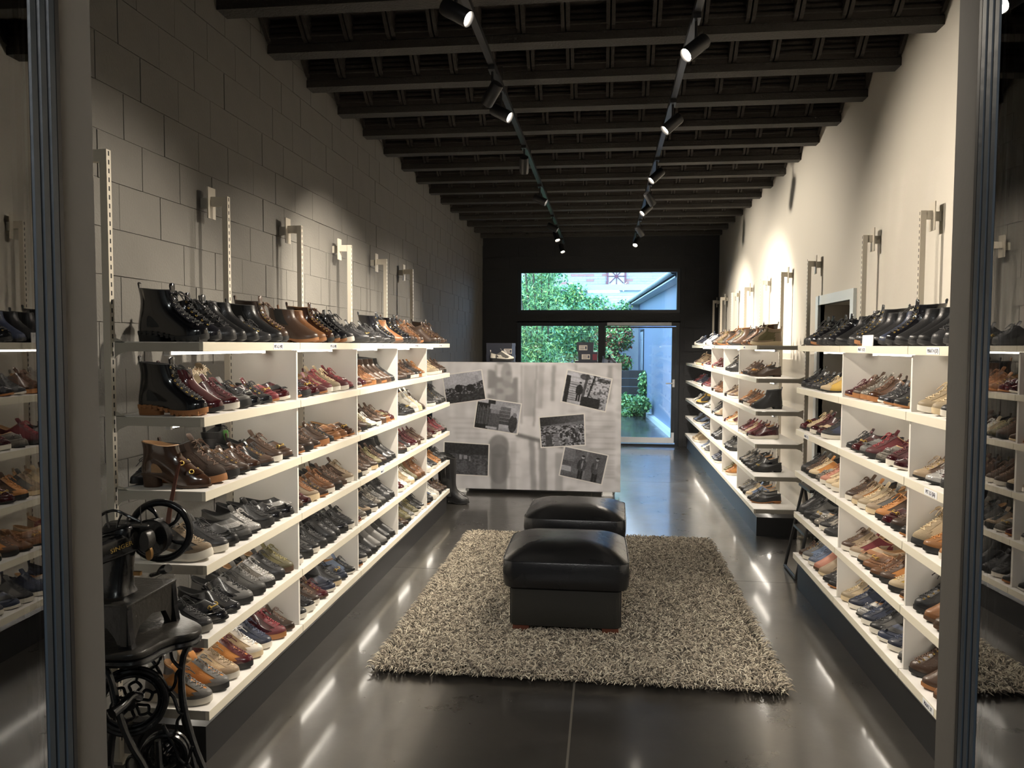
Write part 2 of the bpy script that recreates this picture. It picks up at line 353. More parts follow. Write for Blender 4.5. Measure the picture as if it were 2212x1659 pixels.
def shelf(side, xf, xp, y0, y1, z, tier, label, grp, tag_text=None, endcap=None, drop=False):
    """steel shelf with folded front lip, two brackets and a light tube"""
    o = empty('wall_shelf', ((xf + xp) / 2, (y0 + y1) / 2, z - .036), 0, label, 'shelf', grp)
    cx, cy_ = o.location[0], o.location[1]; s = side; g = .0022
    f = xf - cx; r = (xp + s * .022) - cx; a, b = y0 + g - cy_, y1 - g - cy_
    box('board', r, f - s * .001, a, b, .0335, .036, M_board, o)
    box('front_lip', f - s * .016, f, a, b, 0, .0355, M_shelf, o, .0012)
    br = []
    for yy, nm in ((a, 1), (b - .004, 1)):
        P = [(f - s * .016, 0), (f - s * .016, .033), (r + s * .04, .033), (r + s * .012, .045), (r - s * .004, .052), (r - s * .004, -.028), (r + s * .012, -.012), (r + s * .045, 0)]
        mb = MB(); mb.rings([[(u, yq, v) for u, v in P] for yq in (yy, yy + .004)], True, True, True); part('bracket', mb, M_bracket, o)
    tx = f - s * .16; L0, L1 = a + .04, b - .06
    mb = MB(); mb.cyl((tx, L0, -.004), (tx, L1, -.004), .0085, 10); t = part('light_tube', mb, M_tube, o, True)
    mb = MB(); mb.box(tx - .011, tx + .011, L0 - .012, L0, -.016, .010); mb.box(tx - .011, tx + .011, L1, L1 + .012, -.016, .010); mb.box(tx - .008, tx + .008, L0, L1, .004, .0335); part('tube_holder', mb, M_tubecap, o)
    if tag_text:
        ty = tag_text[1]; lw = tag_text[2]
        c = box('size_label', f, f + s * .0012, ty - lw / 2, ty + lw / 2, .004, .031, M_paper, o)
        text(tag_text[0], .021, M_ink, c, (f + s * .0016, ty, .0172), (pi / 2, 0, pi / 2 if s > 0 else -pi / 2), sx=.86)
    return o
def divider(x0, x1, y, z0, z1, label, grp):
    o = box('divider_panel', x0, x1, y - .008, y + .008, z0, z1, M_panel, None, .001); return tag(o, label, 'divider', grp)
BAYN = ['first', 'second', 'third', 'fourth', 'fifth', 'sixth']
txt_l = {(0, 0): ('MT 6,5 (40)', .20, .10), (1, 0): ('MT 6,5 (40)', .0, .10), (2, 0): ('MT 7 (41)', .06, .085), (3, 0): ('MT 7 (41)', .05, .085), (4, 0): ('MT 7 (41)', .03, .085), (2, 3): ('MAAT 7', .0, .08)}
for i, (a, b) in enumerate(zip(LY[:-1], LY[1:])):
    for k, z in enumerate(ZL):
        shelf(1, FL, PL, a, b, z, k, f'cream steel shelf, {TIER[k]} level, {BAYN[i]} bay from the entrance on the left', 'shelves along the left wall', txt_l.get((i, k)))
for i, yv in enumerate(LY):
    upright(PL, yv, 1, 2.31, i < 2, f'slotted cream steel upright on the left block wall, {BAYN[i]} from the entrance')
    if 0 < i < 5: divider(PL + .022, FL - .018, yv, ZL[5] + .001, ZL[0] - .037, f'white upright board between shelf bays {["","one and two","two and three","three and four","four and five"][i]} on the left', 'white divider boards on the left')
# low black plinth set back under each run
def plinth(name, x0, x1, y0, y1, h, lab):
    tag(box(name, x0, x1, y0, y1, 0, h, M_kick), lab, 'plinth', 'black plinths under the shelf runs')
plinth('shelf_plinth', PL + .04, FL - .03, LY[0] + .03, LY[-1] - .01, ZL[5] - .075, 'low black plinth under the shelf run on the left')
txt_r = {(1, 0): ('MAAT 4 (37)', .11, .115), (0, 0): ('MAAT 4 (37)', .22, .115), (0, 2): ('MT 3,5 (36)', .20, .115), (2, 2): ('MAAT 37,5', .18, .10), (0, 5): ('MAAT 37', .16, .10)}
for i, (a, b) in enumerate(zip(NY[:-1], NY[1:])):
    for k, z in enumerate(ZR):
        shelf(-1, FR_, PR, a, b, z, k, f'cream steel shelf, {TIER[k]} level, {BAYN[i]} bay from the entrance on the right', 'shelves along the right wall', txt_r.get((i, k)))
txt_f = {(0, 0): ('MAAT 5', .1, .09), (1, 0): ('MAAT 5', .1, .09), (2, 0): ('MAAT 6', .1, .09), (3, 0): ('MAAT 6', .1, .09), (3, 1): ('MAAT 6', .1, .09), (4, 1): ('MAAT 6', .1, .09)}
for i, (a, b) in enumerate(zip(FY[:-1], FY[1:])):
    for k, z in enumerate(ZR):
        if i == 4 and k > 0: b2 = 12.10
        else: b2 = b
        shelf(-1, FR_, PR, a, b2, z, k, f'cream steel shelf, {TIER[k]} level, {BAYN[i]} bay beyond the doorway on the right', 'shelves beyond the doorway on the right', txt_f.get((i, k)))
for i, yv in enumerate(NY): upright(PR, yv, -1, 2.31, True, f'slotted cream steel upright, {BAYN[i]} from the entrance on the right wall')
for i, yv in enumerate(FY + [12.08]):
    upright(PR, yv, -1, 2.29, False, f'slotted cream steel upright, {(BAYN + ["seventh"])[i]} past the doorway on the right wall')
for i in (1, 2): divider(FR_ + .018, PR - .022, NY[i], ZR[5] + .001, ZR[0] - .037, f'white upright board between the {BAYN[i-1]} and {BAYN[i]} shelf bay on the right', 'white divider boards on the right')
for i in (1, 2, 3): divider(FR_ + .018, PR - .022, FY[i], ZR[5] + .001, ZR[0] - .037, f'white upright board after the {BAYN[i-1]} shelf bay beyond the doorway', 'white divider boards beyond the doorway')
plinth('shelf_plinth', FR_ + .03, PR - .04, NY[0] + .03, NY[-1] - .01, ZR[5] - .075, 'low black plinth under the near shelf run on the right')
plinth('shelf_plinth', FR_ + .03, PR - .04, FY[0] + .03, 12.08, ZR[5] - .075, 'low black plinth under the far shelf run beyond the doorway')
# full-height side sheet closing the near end of the far run, and small white wall shelf at the window
# (seen beside the near upright on the left)
o = empty('corner_shelf', (-1.93, 2.60, 1.05), 0, 'small white corner shelf beside the first upright on the left', 'shelf')
mb = MB(); P = [(-.03, -.60), (.10, -.60), (.11, -.04), (.085, .0), (-.03, .02)]; mb.rings([[(x, y, z) for x, y in P] for z in (0, .012)], True, True, True); part('board', mb, M_white, o)
box('bracket', -.03, -.022, -.5, -.02, -.08, 0, M_bracket, o)

# ------------------------------------------------------------------ track lights
def spot(track_x, y, z, tgt, watt, label, ssz=62):
    o = empty('track_spotlight', (track_x, y, z), 0, label, 'spotlight', 'black spotlights on the ceiling tracks')
    mb = MB(); mb.box(-.018, .018, -.045, .045, -.012, .02); mb.cyl((0, 0, -.012), (0, 0, -.10), .007, 8); part('adapter', mb, M_black, o, True)
    d = Vector(tgt) - Vector((track_x, y, z - .12)); d.normalize(); c = Vector((0, 0, -.13))
    q = d.to_track_quat('Z', 'Y').to_matrix()
    def T(p): return tuple(c + q @ (Vector(p) * .78))
    R = []
    for r, h in ((.030, -.085), (.042, -.082), (.046, -.07), (.046, .085), (.043, .09), (.040, .085), (.037, .060)):
        R.append([T((r * cos(2 * pi * j / 24), r * sin(2 * pi * j / 24), h)) for j in range(24)])
    mb = MB().rings(R, True, True, False); part('lamp_head', mb, M_black, o, True)
    mb = MB(); mb.rings([[T((r * cos(2 * pi * j / 24), r * sin(2 * pi * j / 24), .062 + hh)) for j in range(24)] for r, hh in ((.037, 0), (.034, .004), (.02, .008), (.003, .009))], True, False, True)
    part('lens', mb, mat('spot lens', (1, 1, 1), .4, emit=SPOT_C, estr=60.), o, True)
    ld = bpy.data.lights.new('beam', 'SPOT'); ld.energy = watt; ld.color = SPOT_C; ld.spot_size = radians(ssz); ld.spot_blend = .75; ld.shadow_soft_size = .03
    lo = bpy.data.objects.new('beam', ld); COL.objects.link(lo); lo.parent = o; lo.location = T((0, 0, .10)); lo.rotation_euler = d.to_track_quat('-Z', 'Y').to_euler()
    return o
for x, nm in ((-.64, 'left'), (.41, 'right')):
    o = empty('light_track', (x, 6.5, 3.14), 0, f'black ceiling light track, the {nm} one of two', 'track')
    mb = MB(); mb.box(-.017, .017, -4.0, 5.3, .0, .03); part('rail', mb, M_black, o)
    mb = MB()
    for yy in (-3.6, -1.8, 0, 1.8, 3.6, 5.0): mb.cyl((0, yy, .03), (0, yy, .15), .004, 6)
    part('hanger', mb, M_black, o)
lt = [(-.64, 3.25, (1.7, 2.75, 1.55)), (-.64, 4.30, (-2.1, 5.6, 1.3)), (-.64, 4.66, (1.7, 4.0, 1.6)), (-.64, 6.0, (-.85, 8.08, .85)), (-.64, 7.45, (1.7, 7.2, 1.8)), (-.64, 9.2, (1.7, 9.2, 1.7)), (-.64, 9.95, (.4, 8.6, 0)), (-.64, 11.2, (.3, 9.8, 0)),
      (.41, 3.75, (-1.75, 2.7, 1.1)), (.41, 5.0, (-1.7, 4.4, 1.1)), (.41, 6.5, (-1.6, 5.7, 1.1)), (.41, 7.5, (1.7, 8.6, 1.2)), (.41, 8.1, (-1.7, 7.0, 1.0)), (.41, 9.6, (1.7, 10.4, 1.2)), (.41, 10.6, (-.6, 8.6, .4))]
wts = ['left'] * 8 + ['right'] * 7; cnt = {'left': 0, 'right': 0}
for (x, yv, t), sd in zip(lt, wts):
    cnt[sd] += 1; wdir = 'aimed at the block wall' if t[0] < -1 else ('aimed at the cream wall' if t[0] > 1 else 'aimed along the room')
    spot(x, yv, 3.13, t, SPOT_W * (.85 if t[0] < -1 else 0.66 if t[0] > 1 else .5 if abs(t[1] - 8.08) < .01 else 1.0), f'black cylinder spotlight {wdir}, {ORD[cnt[sd]-1]} along the {sd} track', 92 if t[0] > 1 else 66)
# ------------------------------------------------------------------ shoes
NT, NV = 44, 22
TH = np.linspace(0, 2 * pi, NT, endpoint=False); CT, ST = np.cos(TH), np.sin(TH)
def bspline(C, M):
    """C (K,N,3) control rings -> (M,N,3) clamped cubic"""
    K = len(C); p = 3; kn = np.array([0] * p + list(np.linspace(0, 1, K - p + 1)) + [1] * p); out = []
    for t in np.linspace(0, 1, M):
        t = min(t, 1 - 1e-9); k = np.searchsorted(kn, t, side='right') - 1
        d = [C[j + k - p].copy() for j in range(p + 1)]
        for r in range(1, p + 1):
            for j in range(p, r - 1, -1):
                a = (t - kn[j + k - p]) / (kn[j + 1 + k - r] - kn[j + k - p]); d[j] = (1 - a) * d[j - 1] + a * d[j]
        out.append(d[p])
    return np.array(out)
def sm(a, b, x): t = np.clip((x - a) / (b - a), 0, 1); return t * t * (3 - 2 * t)
def shoe_proto(style, L=.272, ball=.0425, heel=.0305, pt=2.0, pq=1.7, thf=.012, thh=.022, lift=0., spring=.012, lip=.0035, rings=(), shaft=0, blk=None, chunk=0., feats=()):
    """returns [(part name, mesh, role, parent index)]"""
    U = lambda x: np.clip(np.asarray(x) / L, 0, 1)
    def W(u):
        u = np.clip(u, 0, 1); w = np.interp(u, [0, .12, .35, .68, 1], [heel, heel, heel * 1.02, ball, ball]); w = np.where((u > .12) & (u < .68), heel + (ball - heel) * sm(.25, .68, u), w)
        a = np.clip((.13 - u) / .13, 0, 1); w = w * np.sqrt(np.clip(1 - a ** 2.2, 0, 1)); b = np.clip((u - .66) / .34, 0, 1); w = w * np.clip(1 - b ** pt, 0, 1) ** (1 / pq); return w
    def base(u): return thf + (thh + lift - thf) * sm(.66, .18, u) * 1.0 + spring * np.clip((u - .74) / .26, 0, 1) ** 2
    def ring(xb, xf, w, zb, zs, zf, m, k=1.0, hp=1.5, rel=True):
        u = (1 + CT) / 2; x = xb * L + (xf - xb) * L * u; y = (1 - m) * W(np.clip(xb * 0 + u * 1.0, 0, 1)) * k * np.sign(ST) + m * w * np.sign(ST) * np.abs(ST) ** .85
        z = zs + (zf - zs) * np.clip(CT, 0, 1) ** hp + (zb - zs) * np.clip(-CT, 0, 1) ** hp
        return np.stack([x, y + .004 * np.sin(pi * U(x)) * (1 - m), z + (base(U(x)) if rel else 0)], 1)
    C = [ring(0, 1, 0, 0, 0, 0, 0), ring(-.004, 1.0, 0, .014, .014, .014, 0, 1.04)] + [ring(*r) for r in rings]
    S = bspline(np.array(C), NV)
    dv = np.gradient(S, axis=0); du = np.roll(S, -1, 1) - np.roll(S, 1, 1); Nn = np.cross(du, dv); Nn /= np.linalg.norm(Nn, axis=2, keepdims=True) + 1e-9
    P = []
    def addm(name, mb, role, par=None, smooth=True, angle=50):
        me = mb.mesh(name, smooth, angle); me.materials.append(None); P.append((name, me, role, par)); return len(P) - 1
    mb = MB(); mb.rings(S); up = addm('upper', mb, 'U')
    # lining: rim folded in and down to the insole
    top = S[-1]; c = top.mean(0); In = [top + Nn[-1] * .0015 * 0, c + (top - c) * [.93, .86, 1] + [0, 0, .0025]]
    for kx, dz in ((.90, -.25), (.86, -.6), (.80, -.93)):
        q = c + (top - c) * [kx, .80, 1]; q[:, 2] = top[:, 2] * (1 + dz) - dz * 0 + (-dz) * (thh + lift * .8 + .008); In.append(q)
    mb = MB(); mb.rings(In, True, False, True); addm('lining', mb, 'I')
    def surf(v, th, off=0.):
        vi = np.clip(v, 0, 1) * (NV - 1); i = int(min(vi, NV - 2)); f = vi - i; tj = (th % (2 * pi)) / (2 * pi) * NT; j = int(tj) % NT; g = tj - int(tj); j2 = (j + 1) % NT
        A = (1 - f) * ((1 - g) * S[i, j] + g * S[i, j2]) + f * ((1 - g) * S[i + 1, j] + g * S[i + 1, j2])
        B = (1 - f) * ((1 - g) * Nn[i, j] + g * Nn[i, j2]) + f * ((1 - g) * Nn[i + 1, j] + g * Nn[i + 1, j2]); return A + B * off
    def patch(name, role, cond, off=.0014, par=up):
        th = (TH + pi) % (2 * pi) - pi; mask = np.zeros((NV - 1, NT), bool)
        for i in range(NV - 1):
            for j in range(NT):
                p = (S[i, j] + S[i + 1, (j + 1) % NT]) / 2; tm = th[j] + pi / NT
                mask[i, j] = bool(cond((i + .5) / (NV - 1), tm, p[0] / L, p[2]))
        idx = {}; V = []; F = []
        def vid(i, j, lo):
            j %= NT; kk = (i, j, lo)
            if kk not in idx: idx[kk] = len(V); V.append(S[i, j] + Nn[i, j] * (off if not lo else -.0005))
            return idx[kk]
        for i in range(NV - 1):
            for j in range(NT):
                if not mask[i, j]: continue
                F.append((vid(i, j, 0), vid(i, j + 1, 0), vid(i + 1, j + 1, 0), vid(i + 1, j, 0)))
                for (di, dj, e0, e1) in ((-1, 0, (i, j), (i, j + 1)), (1, 0, (i + 1, j + 1), (i + 1, j)), (0, -1, (i + 1, j), (i, j)), (0, 1, (i, j + 1), (i + 1, j + 1))):
                    ni, nj = i + di, (j + dj) % NT
                    if 0 <= ni < NV - 1 and mask[ni, nj]: continue
                    F.append((vid(*e0, 1), vid(*e1, 1), vid(*e1, 0), vid(*e0, 0)))
        if V: mb = MB(); mb.add(V, F); addm(name, mb, role, par, True, 60)
    # sole
    u = (1 + CT) / 2; X = u * L; Wd = W(u) * np.sign(ST); yc = .004 * np.sin(pi * u)
    def srow(z, k, e, xo=0):
        return np.stack([X + (CT) * (e + xo), Wd * k + np.sign(ST) * e * np.abs(ST) ** .5 + yc, z], 1)
    roll = spring * np.clip((u - .74) / .26, 0, 1) ** 2 + .004 * np.clip((.08 - u) / .08, 0, 1)
    bt = base(u); arch = np.zeros(NT)
    if blk: arch = sm(.66, .5, u) * (bt - .007)
    zb = np.maximum(roll, arch)
    wob = chunk * .5 * np.cos(u * 9)
    R = [srow(zb, .96, 0), srow(zb + .003, 1, lip + chunk), srow(zb * .5 + bt * .5 + wob * .2, 1, lip + chunk * 1.2 + wob * .5), srow(bt, 1, lip + chunk * .6), srow(bt + .0035 + (.006 if chunk or 'fox' in feats else 0), 1, lip * .7 + .0008), srow(bt + .003, .97, -.001)]
    mb = MB(); mb.rings(R)
    h = NT // 2
    for row, base_i in ((0, 0), (len(R) - 1, (len(R) - 1) * NT)):
        for j in range(h):
            a, b, c2, d2 = base_i + j, base_i + j + 1, base_i + (NT - j - 1) % NT, base_i + (NT - j) % NT
            q = [a, b, c2, d2]; q = list(dict.fromkeys(q)); mb.f.append(tuple(q)); mb.mi.append(0)
    so = addm('sole', mb, 'S', None, True, 35)
    if blk:
        m_ = u < .5; hx0, hx1 = blk
        uu = hx0 + (hx1 - hx0) * u; ring1 = np.stack([uu * L, W(np.minimum(uu, .1 + 0 * uu)) * 0 + heel * .98 * np.sign(ST) * np.abs(ST) ** .5, np.zeros(NT)], 1); ring2 = ring1.copy()
        ring2[:, 2] = base(uu) - .004; ring1[:, 1] *= .9; ring1[:, 0] = ring1[:, 0] * .97 + .004; r0 = ring1.copy(); r0[:, 1] *= .95
        mb = MB(); mb.rings([r0, ring1 + [0, 0, .002], ring2], True, True, True); addm('heel_block', mb, 'S', None, True, 40)
    if 'tread' in feats:
        mb = MB()
        for q in range(11):
            uu = .06 + .085 * q; ww = float(W(np.array([uu]))[0]) + lip + chunk
            mb.box((uu - .022) * L, (uu + .02) * L, -ww + .0, ww, 0.0 + float(np.interp(uu, u[:h][::-1], zb[:h][::-1])) - .0035, .012 + float(np.interp(uu, u[:h][::-1], zb[:h][::-1])))
        addm('tread', mb, 'K' if 'tread_dark' in feats else 'S', so, False)
    fs = set(feats)
    if 'guard' in fs: patch('toe_guard', 'V', lambda v, t, x, z: (x > .78 and v < .42) or (v < .17 and x > .3), .0016)
    if 'cap' in fs: patch('toe_cap', 'V', lambda v, t, x, z: x > .80 and v < .6, .0015)
    if 'counter' in fs: patch('heel_counter', 'V', lambda v, t, x, z: x < .24 and v < .80, .0016)
    if 'collar' in fs: patch('collar', 'V', lambda v, t, x, z: v > .86 and abs(t) > .9, .0035)
    for sg in ((-1, 1) if 'eyestay' in fs else ()): patch('eyestay', 'V', lambda v, t, x, z: v > (.42) and .16 < t * sg < .62, .0018)
    for sg in ((-1, 1) if 'stripe' in fs else ()): patch('side_panel', 'V', lambda v, t, x, z: t * sg > 0 and .3 < x < .62 and .12 < v < .75 and x * .8 + v * .25 < .55 and x + v * .2 > .42, .0012)
    for sg in ((-1, 1) if 'elastic' in fs else ()): patch('elastic_panel', 'E', lambda v, t, x, z: v > .55 and 1.25 < t * sg < 2.0, .0014)
    if 'apron' in fs:
        pts = [surf(.36 + .04 * cos(t * 1.2), t, .001) for t in np.linspace(-1.55, 1.55, 26)]; mb = MB().tube(pts, .0022, 6); addm('apron_seam', mb, 'U', up)
    if 'strap' in fs: patch('saddle_strap', 'V', lambda v, t, x, z: .55 < v < .80 and abs(t) < 1.35, .0035)
    if 'straps' in fs:
        patch('strap', 'V', lambda v, t, x, z: .40 < v < .50 and abs(t) < 1.0, .004); patch('strap', 'V', lambda v, t, x, z: .60 < v < .69 and abs(t) < .95, .004)
        mb = MB()
        for v in (.45, .645):
            for sgn in (-1, 1):
                c0 = surf(v, sgn * .62, .005); n0 = surf(v, sgn * .62, 1.) - surf(v, sgn * .62, 0.); a1 = np.cross(n0, [0, 0, 1.]); a1 /= np.linalg.norm(a1); a2 = np.cross(n0, a1)
                mb.tube([c0 + .008 * (cos(q) * a1 + sin(q) * a2) for q in np.linspace(0, 2 * pi, 14, endpoint=False)], .0022, 6, True)
        addm('ring_eyelet', mb, 'M', up)
    if 'bit' in fs:
        mb = MB(); a = surf(.68, -.55, .006); b = surf(.68, .55, .006); m0 = surf(.68, 0, .007); mb.tube([a, m0, b], .0022, 6)
        for c0 in (a, b): mb.tube([c0 + [.008 * cos(q), 0, .008 * sin(q)] for q in np.linspace(0, 2 * pi, 12, endpoint=False)], .002, 6, True)
        addm('snaffle', mb, 'M', up)
    if 'tassel' in fs:
        mb = MB()
        for sgn in (-1, 1):
            c0 = surf(.62, sgn * .25, .004)
            for q in range(6): mb.tube([c0, c0 + [.012, sgn * (.002 * q - .004), .002], c0 + [.024, sgn * (.004 * q - .008), -.004 - .001 * (q % 2)]], .0014, 4)
        addm('tassel', mb, 'V', up)
    if 'zip' in fs:
        pts = [surf(v, -1.75, .0012) for v in np.linspace(.25, .98, 12)]; mb = MB().tube(pts, .0022, 6); addm('zip', mb, 'M', up)
        pts = [surf(v, 1.75, .0012) for v in np.linspace(.25, .98, 12)]; mb = MB().tube(pts, .0022, 6); addm('zip', mb, 'M', up)
    if 'tab' in fs:
        b0 = S[-1][NT // 2]; mb = MB(); w_ = .007
        prof = [(.002, -.012), (-.001, .004), (-.004, .018), (-.001, .024), (.004, .018), (.004, .002)]
        mb.rings([[(b0[0] + x, b0[1] + s_ * w_, b0[2] + z) for x, z in prof] for s_ in (-1, 1)], True, True, True); addm('pull_tab', mb, 'V', up, False)
    lace = [f for f in feats if f.startswith('lace')]
    if lace:
        v0, v1, n, r = {'lace': (.52, .96, 5, .0022), 'laceb': (.34, .97, 8, .0021), 'laceo': (.60, .96, 4, .0016), 'laceh': (.40, .97, 6, .0023)}[lace[0]]
        vs = np.linspace(v0, v1, n); mb = MB(); a_ = .34
        for q in range(n):
            mb.tube([surf(vs[q], -a_, .0018), surf(vs[q], -a_ * .45, .0050), surf(vs[q], a_ * .45, .0050), surf(vs[q], a_, .0018)], r, 5)
            if q < n - 1: mb.tube([surf(vs[q], -a_, .002), surf((vs[q] + vs[q + 1]) / 2, 0, .0065), surf(vs[q + 1], a_, .002)], r, 5); mb.tube([surf(vs[q], a_, .002), surf((vs[q] + vs[q + 1]) / 2, 0, .005), surf(vs[q + 1], -a_, .002)], r, 5)
        k0 = surf(v1, 0, .008)
        for sgn in (-1, 1):
            lp = bez([k0, k0 + [.006, sgn * .014, .008], k0 + [.018, sgn * .026, -.004], k0 + [.014, sgn * .016, -.008], k0 + [.004, sgn * .004, 0]], 16); mb.tube(lp, r, 5)
            mb.tube(bez([k0, k0 + [.010, sgn * .012, .003], k0 + [.030, sgn * .020, -.014], k0 + [.040, sgn * .026, -.026]], 12), r, 5)
        addm('laces', mb, 'T', up)
        if 'eyelets' in fs:
            mb = MB()
            for q in range(n):
                for sgn in (-1, 1):
                    c0 = surf(vs[q], sgn * (a_ + .05), .0022); n0 = surf(vs[q], sgn * (a_ + .05), 1.) - surf(vs[q], sgn * (a_ + .05), 0.); a1 = np.cross(n0, [0, 0, 1.]); a1 /= np.linalg.norm(a1) + 1e-9; a2 = np.cross(n0, a1)
                    mb.tube([c0 + .0035 * (cos(z_) * a1 + sin(z_) * a2) for z_ in np.linspace(0, 2 * pi, 8, endpoint=False)], .0012, 4, True)
            addm('eyelets', mb, 'M', up)
        # tongue rising from the throat
        c1 = S[-1][0]; d_ = np.array([-.016, 0, .024]) if not shaft else np.array([-.002, 0, .026]); R = []
        for t, ww in ((-.6, .015), (0, .017), (.5, .019), (.85, .017), (1., .010)):
            cc = c1 + d_ * t + [-.003, 0, 0]; R.append([cc + [.003 * sin(q) * 1.0 - .010 * (abs(cos(q)) ** 2) * .6, ww * cos(q), .002 * sin(q)] for q in np.linspace(0, 2 * pi, 14, endpoint=False)])
        mb = MB().rings(R, True, True, True); addm('tongue', mb, 'U', up)
    if 'fur' in fs:
        mb = MB(); r_ = np.random.default_rng(3)
        for q in range(260):
            j = r_.integers(NT); b0 = S[-1][j]; dd = (b0 - c) * [1, 1, 0]; dd /= np.linalg.norm(dd) + 1e-9; p1 = b0 + dd * r_.uniform(0, .014) + [0, 0, r_.uniform(-.02, .014)]
            mb.tube([b0, (b0 + p1) / 2 + r_.normal(0, .003, 3), p1 + r_.normal(0, .004, 3)], [.003, .003, .001], 4)
        addm('fur_trim', mb, 'W', up)
    return P
low = [(.0, .99, 0, .038, .023, .024, 0, 1.0), (.012, .90, .041, .056, .038, .038, .5, .93), (.01, .73, .035, .066, .048, .060, .85), (.0, .56, .030, .074, .056, .096, 1), (-.004, .50, .029, .080, .056, .104, 1)]
slim = [(.0, .99, 0, .034, .020, .021, 0, .99), (.012, .90, .038, .050, .033, .031, .5, .9), (.012, .76, .033, .058, .043, .050, .85), (.01, .62, .028, .064, .050, .076, 1), (.0, .56, .027, .070, .050, .084, 1)]
loaf = [(.0, .99, 0, .032, .021, .026, 0, .99), (.012, .90, .038, .046, .034, .038, .5, .92), (.012, .80, .034, .052, .042, .058, .85), (.01, .71, .029, .056, .046, .070, 1), (.0, .66, .028, .062, .047, .076, 1)]
hi = [(.0, .99, 0, .040, .025, .027, 0, 1.0), (.015, .89, .041, .060, .042, .045, .5, .95), (.02, .70, .036, .075, .066, .088, .9), (.02, .58, .032, .090, .084, .108, 1), (.015, .54, .034, .105, .100, .130, 1), (-.0, .53, .037, .125, .118, .148, 1)]
boot = [(.0, .99, 0, .040, .025, .028, 0, 1.0), (.015, .89, .041, .060, .044, .046, .5, .95), (.025, .68, .036, .085, .074, .086, .9), (.035, .57, .033, .105, .10, .110, 1), (.035, .535, .035, .135, .13, .140, 1), (.01, .52, .040, .165, .160, .172, 1)]
ches = [(.0, .99, 0, .038, .024, .025, 0, 1.0), (.015, .89, .040, .058, .042, .042, .5, .95), (.025, .68, .035, .085, .072, .084, .9), (.035, .56, .033, .105, .10, .108, 1), (.035, .53, .034, .125, .12, .130, 1), (.02, .52, .038, .148, .142, .152, 1)]
tallb = [(.0, .985, 0, .038, .026, .036, 0, 1.0), (.015, .86, .040, .058, .046, .058, .5, .95), (.03, .66, .036, .09, .08, .09, .9), (.04, .53, .035, .14, .14, .14, 1), (.01, .54, .050, .24, .24, .24, 1), (.0, .56, .056, .32, .32, .32, 1), (.0, .55, .055, .40, .40, .40, 1)]
PRO = {
 's': shoe_proto('s', thf=.017, thh=.027, rings=low, lip=.003, spring=.010, feats=('guard', 'counter', 'eyestay', 'lace', 'stripe', 'fox', 'tab')),
 'r': shoe_proto('r', thf=.024, thh=.038, rings=low, lip=.002, chunk=.006, spring=.018, feats=('guard', 'counter', 'eyestay', 'lace', 'collar', 'tab')),
 'o': shoe_proto('o', thf=.008, thh=.024, rings=slim, pt=1.9, pq=1.55, ball=.040, feats=('cap', 'laceo', 'eyestay', 'eyelets'), blk=(.0, .27)),
 'p': shoe_proto('p', thf=.022, thh=.034, rings=slim, pt=2.5, ball=.043, feats=('laceo', 'eyestay', 'tread'), chunk=.002),
 'l': shoe_proto('l', thf=.007, thh=.022, rings=loaf, pt=1.95, pq=1.6, ball=.0405, feats=('apron', 'strap', 'bit'), blk=(.0, .26)),
 'm': shoe_proto('m', thf=.012, thh=.020, rings=loaf, pt=2.0, pq=1.6, ball=.042, feats=('apron', 'strap', 'tassel')),
 'h': shoe_proto('h', thf=.020, thh=.030, rings=hi, chunk=.004, feats=('guard', 'counter', 'laceh', 'eyestay', 'collar', 'tab')),
 'a': shoe_proto('a', thf=.018, thh=.036, rings=boot, shaft=1, blk=(.0, .33), feats=('laceb', 'eyelets', 'eyestay', 'tread', 'tab')),
 'b': shoe_proto('b', thf=.014, thh=.030, rings=hi, shaft=1, feats=('laceh', 'eyelets', 'cap', 'tab'), blk=(.0, .3)),
 'c': shoe_proto('c', thf=.014, thh=.032, rings=ches, shaft=1, feats=('elastic', 'tab'), blk=(.0, .3)),
 'z': shoe_proto('z', thf=.018, thh=.034, rings=ches, shaft=1, feats=('zip', 'tread', 'counter')),
 'w': shoe_proto('w', thf=.006, thh=.010, lift=.040, rings=hi, pt=1.7, pq=1.25, ball=.040, heel=.029, spring=.006, shaft=1, feats=('straps',), blk=(.02, .25)),
 'f': shoe_proto('f', thf=.020, thh=.034, rings=hi, chunk=.004, feats=('laceh', 'tread', 'fur')),
 'T': shoe_proto('T', thf=.010, thh=.012, lift=.028, rings=tallb, shaft=1, pt=2.2, feats=('zip',), blk=(.0, .26)),
}
SNAME = {'s': ('sneaker', 'low sneaker', 'sneaker'), 'r': ('running_shoe', 'thick-soled trainer', 'sneaker'), 'o': ('derby_shoe', 'lace-up derby shoe', 'shoe'), 'p': ('platform_shoe', 'lace-up shoe', 'shoe'),
         'l': ('loafer', 'snaffle loafer', 'loafer'), 'm': ('moccasin', 'tasselled moccasin', 'loafer'), 'h': ('high_top_sneaker', 'high-top sneaker', 'sneaker'), 'a': ('lace_up_boot', 'tall lace-up boot', 'boot'),
         'b': ('ankle_boot', 'laced ankle boot', 'boot'), 'c': ('chelsea_boot', 'pull-on ankle boot', 'boot'), 'z': ('zip_boot', 'zipped ankle boot', 'boot'), 'w': ('heeled_bootie', 'pointed heeled bootie', 'boot'), 'f': ('winter_boot', 'fluffy lined boot', 'boot'), 'T': ('knee_boot', 'knee-high boot', 'boot')}
